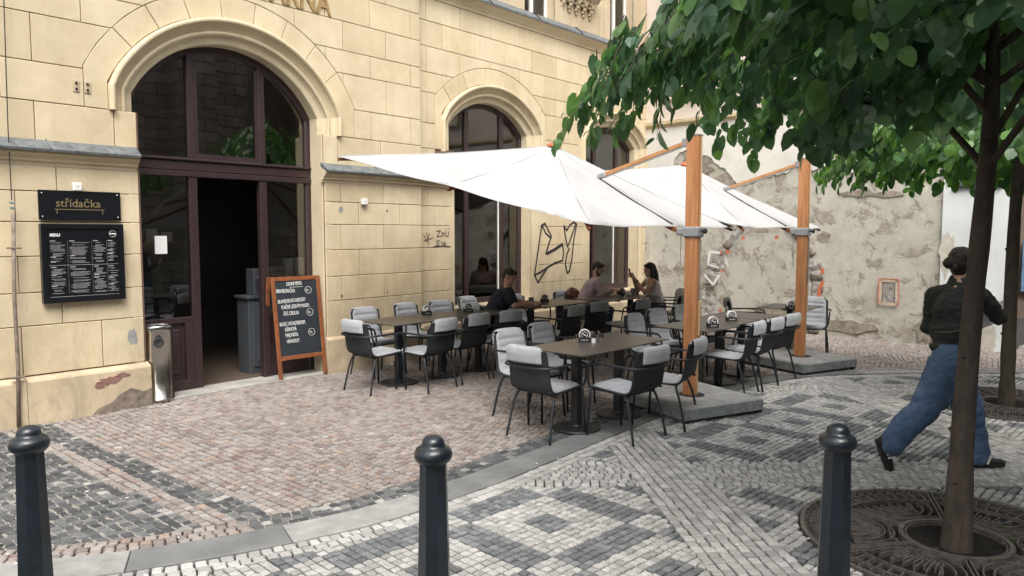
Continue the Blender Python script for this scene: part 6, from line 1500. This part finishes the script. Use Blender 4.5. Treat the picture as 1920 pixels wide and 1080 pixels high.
# ================================================================ TREES
def leafmesh(mb, M4, s, droop, fold_, val):
    """heart-shaped leaf, base at origin, tip along +x, upper side +z"""
    out = [(0, .0), (-.09, .22), (.10, .43), (.42, .48), (.78, .30), (1.0, 0)]
    vs = []; 
    spine = [(0, 0), (.30, 0), (.62, 0), (1.0, 0)]
    def z(x, y): return -droop * x * x + fold_ * abs(y) - .15 * y * y * 0
    pts = [(0, 0), (.34, 0), (1.0, 0)] + [(x, y) for x, y in out[1:5]] + [(x, -y) for x, y in out[1:5]]
    v = [M4 @ Vector((x * s, y * s, z(x, y) * s)) for x, y in pts]
    mb.val = val
    mb.add(v, [(0, 1, 4, 3), (1, 5, 4), (1, 2, 6, 5), (0, 7, 8, 1), (1, 8, 9), (1, 9, 10, 2)])
def tree(name_lb, cx, cy, rad, zb, ztop, nbr, seed, leaf_s, matl, leafn, group, lowline=None, trunk=None, single=0, centre=None, droop=None, extra=()):
    rd = random.Random(seed); t = thing('street_tree', name_lb, 'tree', (cx, cy, 0), 0, group)
    tr = MB(); tp, rads = trunk; pts = catmull([Vector(p) for p in tp], 4); rr = np.interp(np.linspace(0, 1, len(pts)), np.linspace(0, 1, len(rads)), rads)
    rr = [r_ * (1 + .10 * mnoise.noise(Vector((i * .9, seed, 0)))) for i, r_ in enumerate(rr)]
    tr.tube(pts, list(rr), 14); 
    for k in range(7):
        i = rd.randrange(3, len(pts) - 3); a = rd.uniform(0, 2 * PI); p = Vector(pts[i]); tr.tube([p + Vector((math.cos(a), math.sin(a), 0)) * rr[i] * .8, p + Vector((math.cos(a), math.sin(a), .25)) * rr[i] * 1.18], [.018, .008], 6)
    tr.build('trunk', M['bark'], t, smooth=True)
    fork = Vector(pts[-1]); ends = []; twigs = []; cxy = Vector(centre or (0, 0, 0))
    for k in range(nbr):
        a = 2 * PI * k / nbr + rd.uniform(-.2, .2); lv = rd.random(); rr_ = rad * rd.uniform(.78, 1.0); zt_ = zb + .05 + .8 * (ztop - zb) * (.1 + .65 * lv) * (1.0 if k % 2 else .45)
        st = Vector(pts[rd.randrange(len(pts) - 8, len(pts))]); e = cxy + Vector((math.cos(a) * rr_ * (1 - .25 * lv), math.sin(a) * rr_ * (1 - .25 * lv), zt_)); m1 = st.lerp(e, .35) + Vector((0, 0, .28)); m2 = st.lerp(e, .7) + Vector((rd.uniform(-.1, .1), rd.uniform(-.1, .1), .25))
        path = catmull([st, m1, m2, e], 5); br = MB(); br.tube(path, list(np.linspace(.022, .006, len(path))), 7); br.build('branch', M['bark'], t, smooth=True); twigs += [Vector(p) for p in path[4:]]
    cx0 = MB(); ntw = 0; leaves = []
    # clusters hang from points spread through the crown volume
    for ex in extra:
        ep = catmull([Vector(q) for q in ex], 5); br = MB(); br.tube(ep, list(np.linspace(.016, .005, len(ep))), 6); br.build('branch', M['bark'], t, smooth=True)
    eb = [Vector(q) for ex in extra for q in catmull([Vector(q_) for q_ in ex], 6)[3:]]
    for k in range(leafn // 14):
        a = rd.uniform(0, 2 * PI); r_ = rad * math.sqrt(rd.uniform(0, 1)) ; f = r_ / rad
        lo = zb + .20 * mnoise.noise(Vector((math.cos(a) * r_ * 1.3 + seed, math.sin(a) * r_ * 1.3, 1))) + (droop(a, f) if droop else .10 * f)
        hi = max(lo + .15, zb - .12 + (ztop - zb + .12) * (1 - f ** 2)) + .16 * mnoise.noise(Vector((math.cos(a) * r_ * 2, math.sin(a) * r_ * 2, seed)))
        edge = 1 + .16 * mnoise.noise(Vector((math.cos(a) * 2.2, math.sin(a) * 2.2, seed * 2)))
        q = rd.random(); z_ = lo + (hi - lo) * (q ** 1.25 if f < .8 else q)
        p = cxy + Vector((math.cos(a) * r_ * edge, math.sin(a) * r_ * edge, z_))
        if eb and k < 2 * len(eb): p = eb[k % len(eb)] + Vector((rd.uniform(-.08, .08), rd.uniform(-.08, .08), rd.uniform(.0, .10)))
        if lowline and not lowline(p.x + cx, p.y + cy, p.z): continue
        out = Vector((math.cos(a), math.sin(a), 0)); dr = (out * rd.uniform(.5, 1.1) + Vector((rd.uniform(-.6, .6), rd.uniform(-.6, .6), rd.uniform(-.75, -.05)))).normalized()
        ln = rd.uniform(.30, .55); tw = [p - dr * ln * .5 + Vector((0, 0, .08)), p, p + dr * ln * .5 + Vector((0, 0, -.08 - .08 * f))]
        twp = catmull(tw, 3); cx0.tube(twp, list(np.linspace(.004, .0015, len(twp))), 3, caps=False)
        for j in range(14):
            tt = (j + .5) / 14; i = min(len(twp) - 2, int(tt * (len(twp) - 1))); b = Vector(twp[i]).lerp(Vector(twp[i + 1]), tt * (len(twp) - 1) - i); sg = 1 if j % 2 else -1
            sd_ = dr.cross(Vector((0, 0, 1))).normalized() * sg
            ax = (sd_ * rd.uniform(.25, .9) + dr * rd.uniform(.1, .6) + out * .3 + Vector((0, 0, -rd.uniform(.25, 1.3 + 1.2 * f)))).normalized()
            up = (Vector((0, 0, 1)) + out * rd.uniform(.2, 1.0 + 1.6 * f) + Vector((rd.uniform(-.5, .5), rd.uniform(-.5, .5), 0))); up = (up - ax * up.dot(ax)).normalized()
            b2 = b + ax * .025; M4 = framex(b2, ax, up); leaves.append((M4, leaf_s * rd.uniform(.5, 1.2), rd.uniform(.05, .45), rd.uniform(.02, .22), rd.random() if rd.random() > .06 else 1.0))
    tag(cx0.build('twigs', M['bark'], t), kind='stuff')
    def vis(l):
        p = l[0].translation + Vector((cx, cy, 0)); d = p - Vector((0, 0, CAMH)); 
        if d.y < .5: return 1e9
        u = 960 + FPX * d.x / d.y; v = 435 - FPX * d.z / d.y
        return d.length if (-10 < u < 1930 and -10 < v < 1080) else 1e9
    order = sorted(range(len(leaves)), key=lambda i: vis(leaves[i])); front = set()
    if single:
        # the ones that show: the lowest and outermost of the near ones
        cand = [i for i in order if vis(leaves[i]) < 1e8]
        cand.sort(key=lambda i: vis(leaves[i]) + .9 * (leaves[i][0].translation.z - zb)); front = set(cand[:single])
    mb = MB()
    for i, (M4, s_, dr_, fo_, val) in enumerate(leaves):
        if i in front: q = MB(); leafmesh(q, Matrix(), s_, dr_, fo_, val); o = q.build('leaf', M[matl], t); o.matrix_local = M4
        else: leafmesh(mb, M4, s_, dr_, fo_, val)
    tag(mb.build('foliage', M[matl], t), kind='stuff'); return t
def keep1(x, y, z):
    return True
def droop1(a, f):
    a = math.degrees(a) % 360; w_ = math.exp(-((a - 172) / 22) ** 2) + .9 * math.exp(-((a - 114) / 7) ** 2)
    return f * (.20 - .32 * w_)
def keep0(x, y, z):
    d = y
    if d < 1.2: return z > 2.6
    u = 960 + FPX * x / d; v = 435 - FPX * (z - CAMH) / d
    return True
tree('near street tree with large drooping heart-shaped leaves reaching over the yard', 2.565, 4.19, 2.05, 2.80, 3.7, 15, 3, .108, 'leaf', 10500, 'street trees', trunk=([(0, 0, -.1), (.005, 0, .25), (.018, .01, .8), (.035, 0, 1.4), (.075, .01, 2.0), (.085, 0, 2.6), (.07, .02, 3.3)], [.094, .070, .058, .052, .049, .038, .024]), single=280, centre=(.05, -.05, 0), droop=droop1, extra=[((-.1, 0, 2.78), (-.45, -.12, 2.56), (-.92, -.25, 2.41))])
tree('farther street tree with bright green leaves behind the near trunk', 5.19, 7.73, 1.75, 2.50, 4.4, 11, 8, .10, 'leaf2', 6500, 'street trees', trunk=([(0, 0, -.1), (0, 0, .3), (-.01, 0, 1.2), (.0, .01, 2.0), (.02, 0, 2.7), (.04, 0, 3.5)], [.085, .070, .062, .056, .050, .026]), centre=(0, 0, 0))
lt = MB(); rdl = random.Random(19)
for k in range(70):
    x, y = rdl.uniform(-3, 4), rdl.uniform(2.6, 9); M4 = Matrix.Translation((x, y, .008)) @ Matrix.Rotation(rdl.uniform(0, 6), 4, 'Z')
    if k % 3 == 0: lt.tube([M4 @ Vector((0, 0, 0)), M4 @ Vector((.022, 0, 0))], .0035, 5)
    else: q = rdl.uniform(.004, .010); lt.add([M4 @ Vector(v) for v in ((-q, -q * .6, 0), (q, -q, .002), (q * .7, q, .001), (-q, q * .5, .003))], [(0, 1, 2, 3)])
tag(lt.build('litter', M['paper']), 'tiny paper scraps and cigarette ends scattered over the setts', 'litter', kind='stuff')
# fallen bits of leaf on the grate
lf = MB(); rdl = random.Random(9)
for k in range(34):
    a = rdl.uniform(0, 2 * PI); r_ = rdl.uniform(.2, 1.3); leafmesh(lf, Matrix.Translation((2.6 + r_ * math.cos(a), 4.26 + r_ * math.sin(a), .012)) @ Matrix.Rotation(rdl.uniform(0, 6), 4, 'Z'), rdl.uniform(.012, .03), .1, .1, rdl.random())
tag(lf.build('fallen_leaves', M['leaf2']), 'scraps of leaf fallen round the near tree', 'leaves', kind='stuff')
bpy.data.scenes.remove(TMP)
print('objects', len(bpy.data.objects), 'tris', sum(len(o.data.loop_triangles) if (o.type == 'MESH' and not o.data.calc_loop_triangles()) else 0 for o in bpy.data.objects))
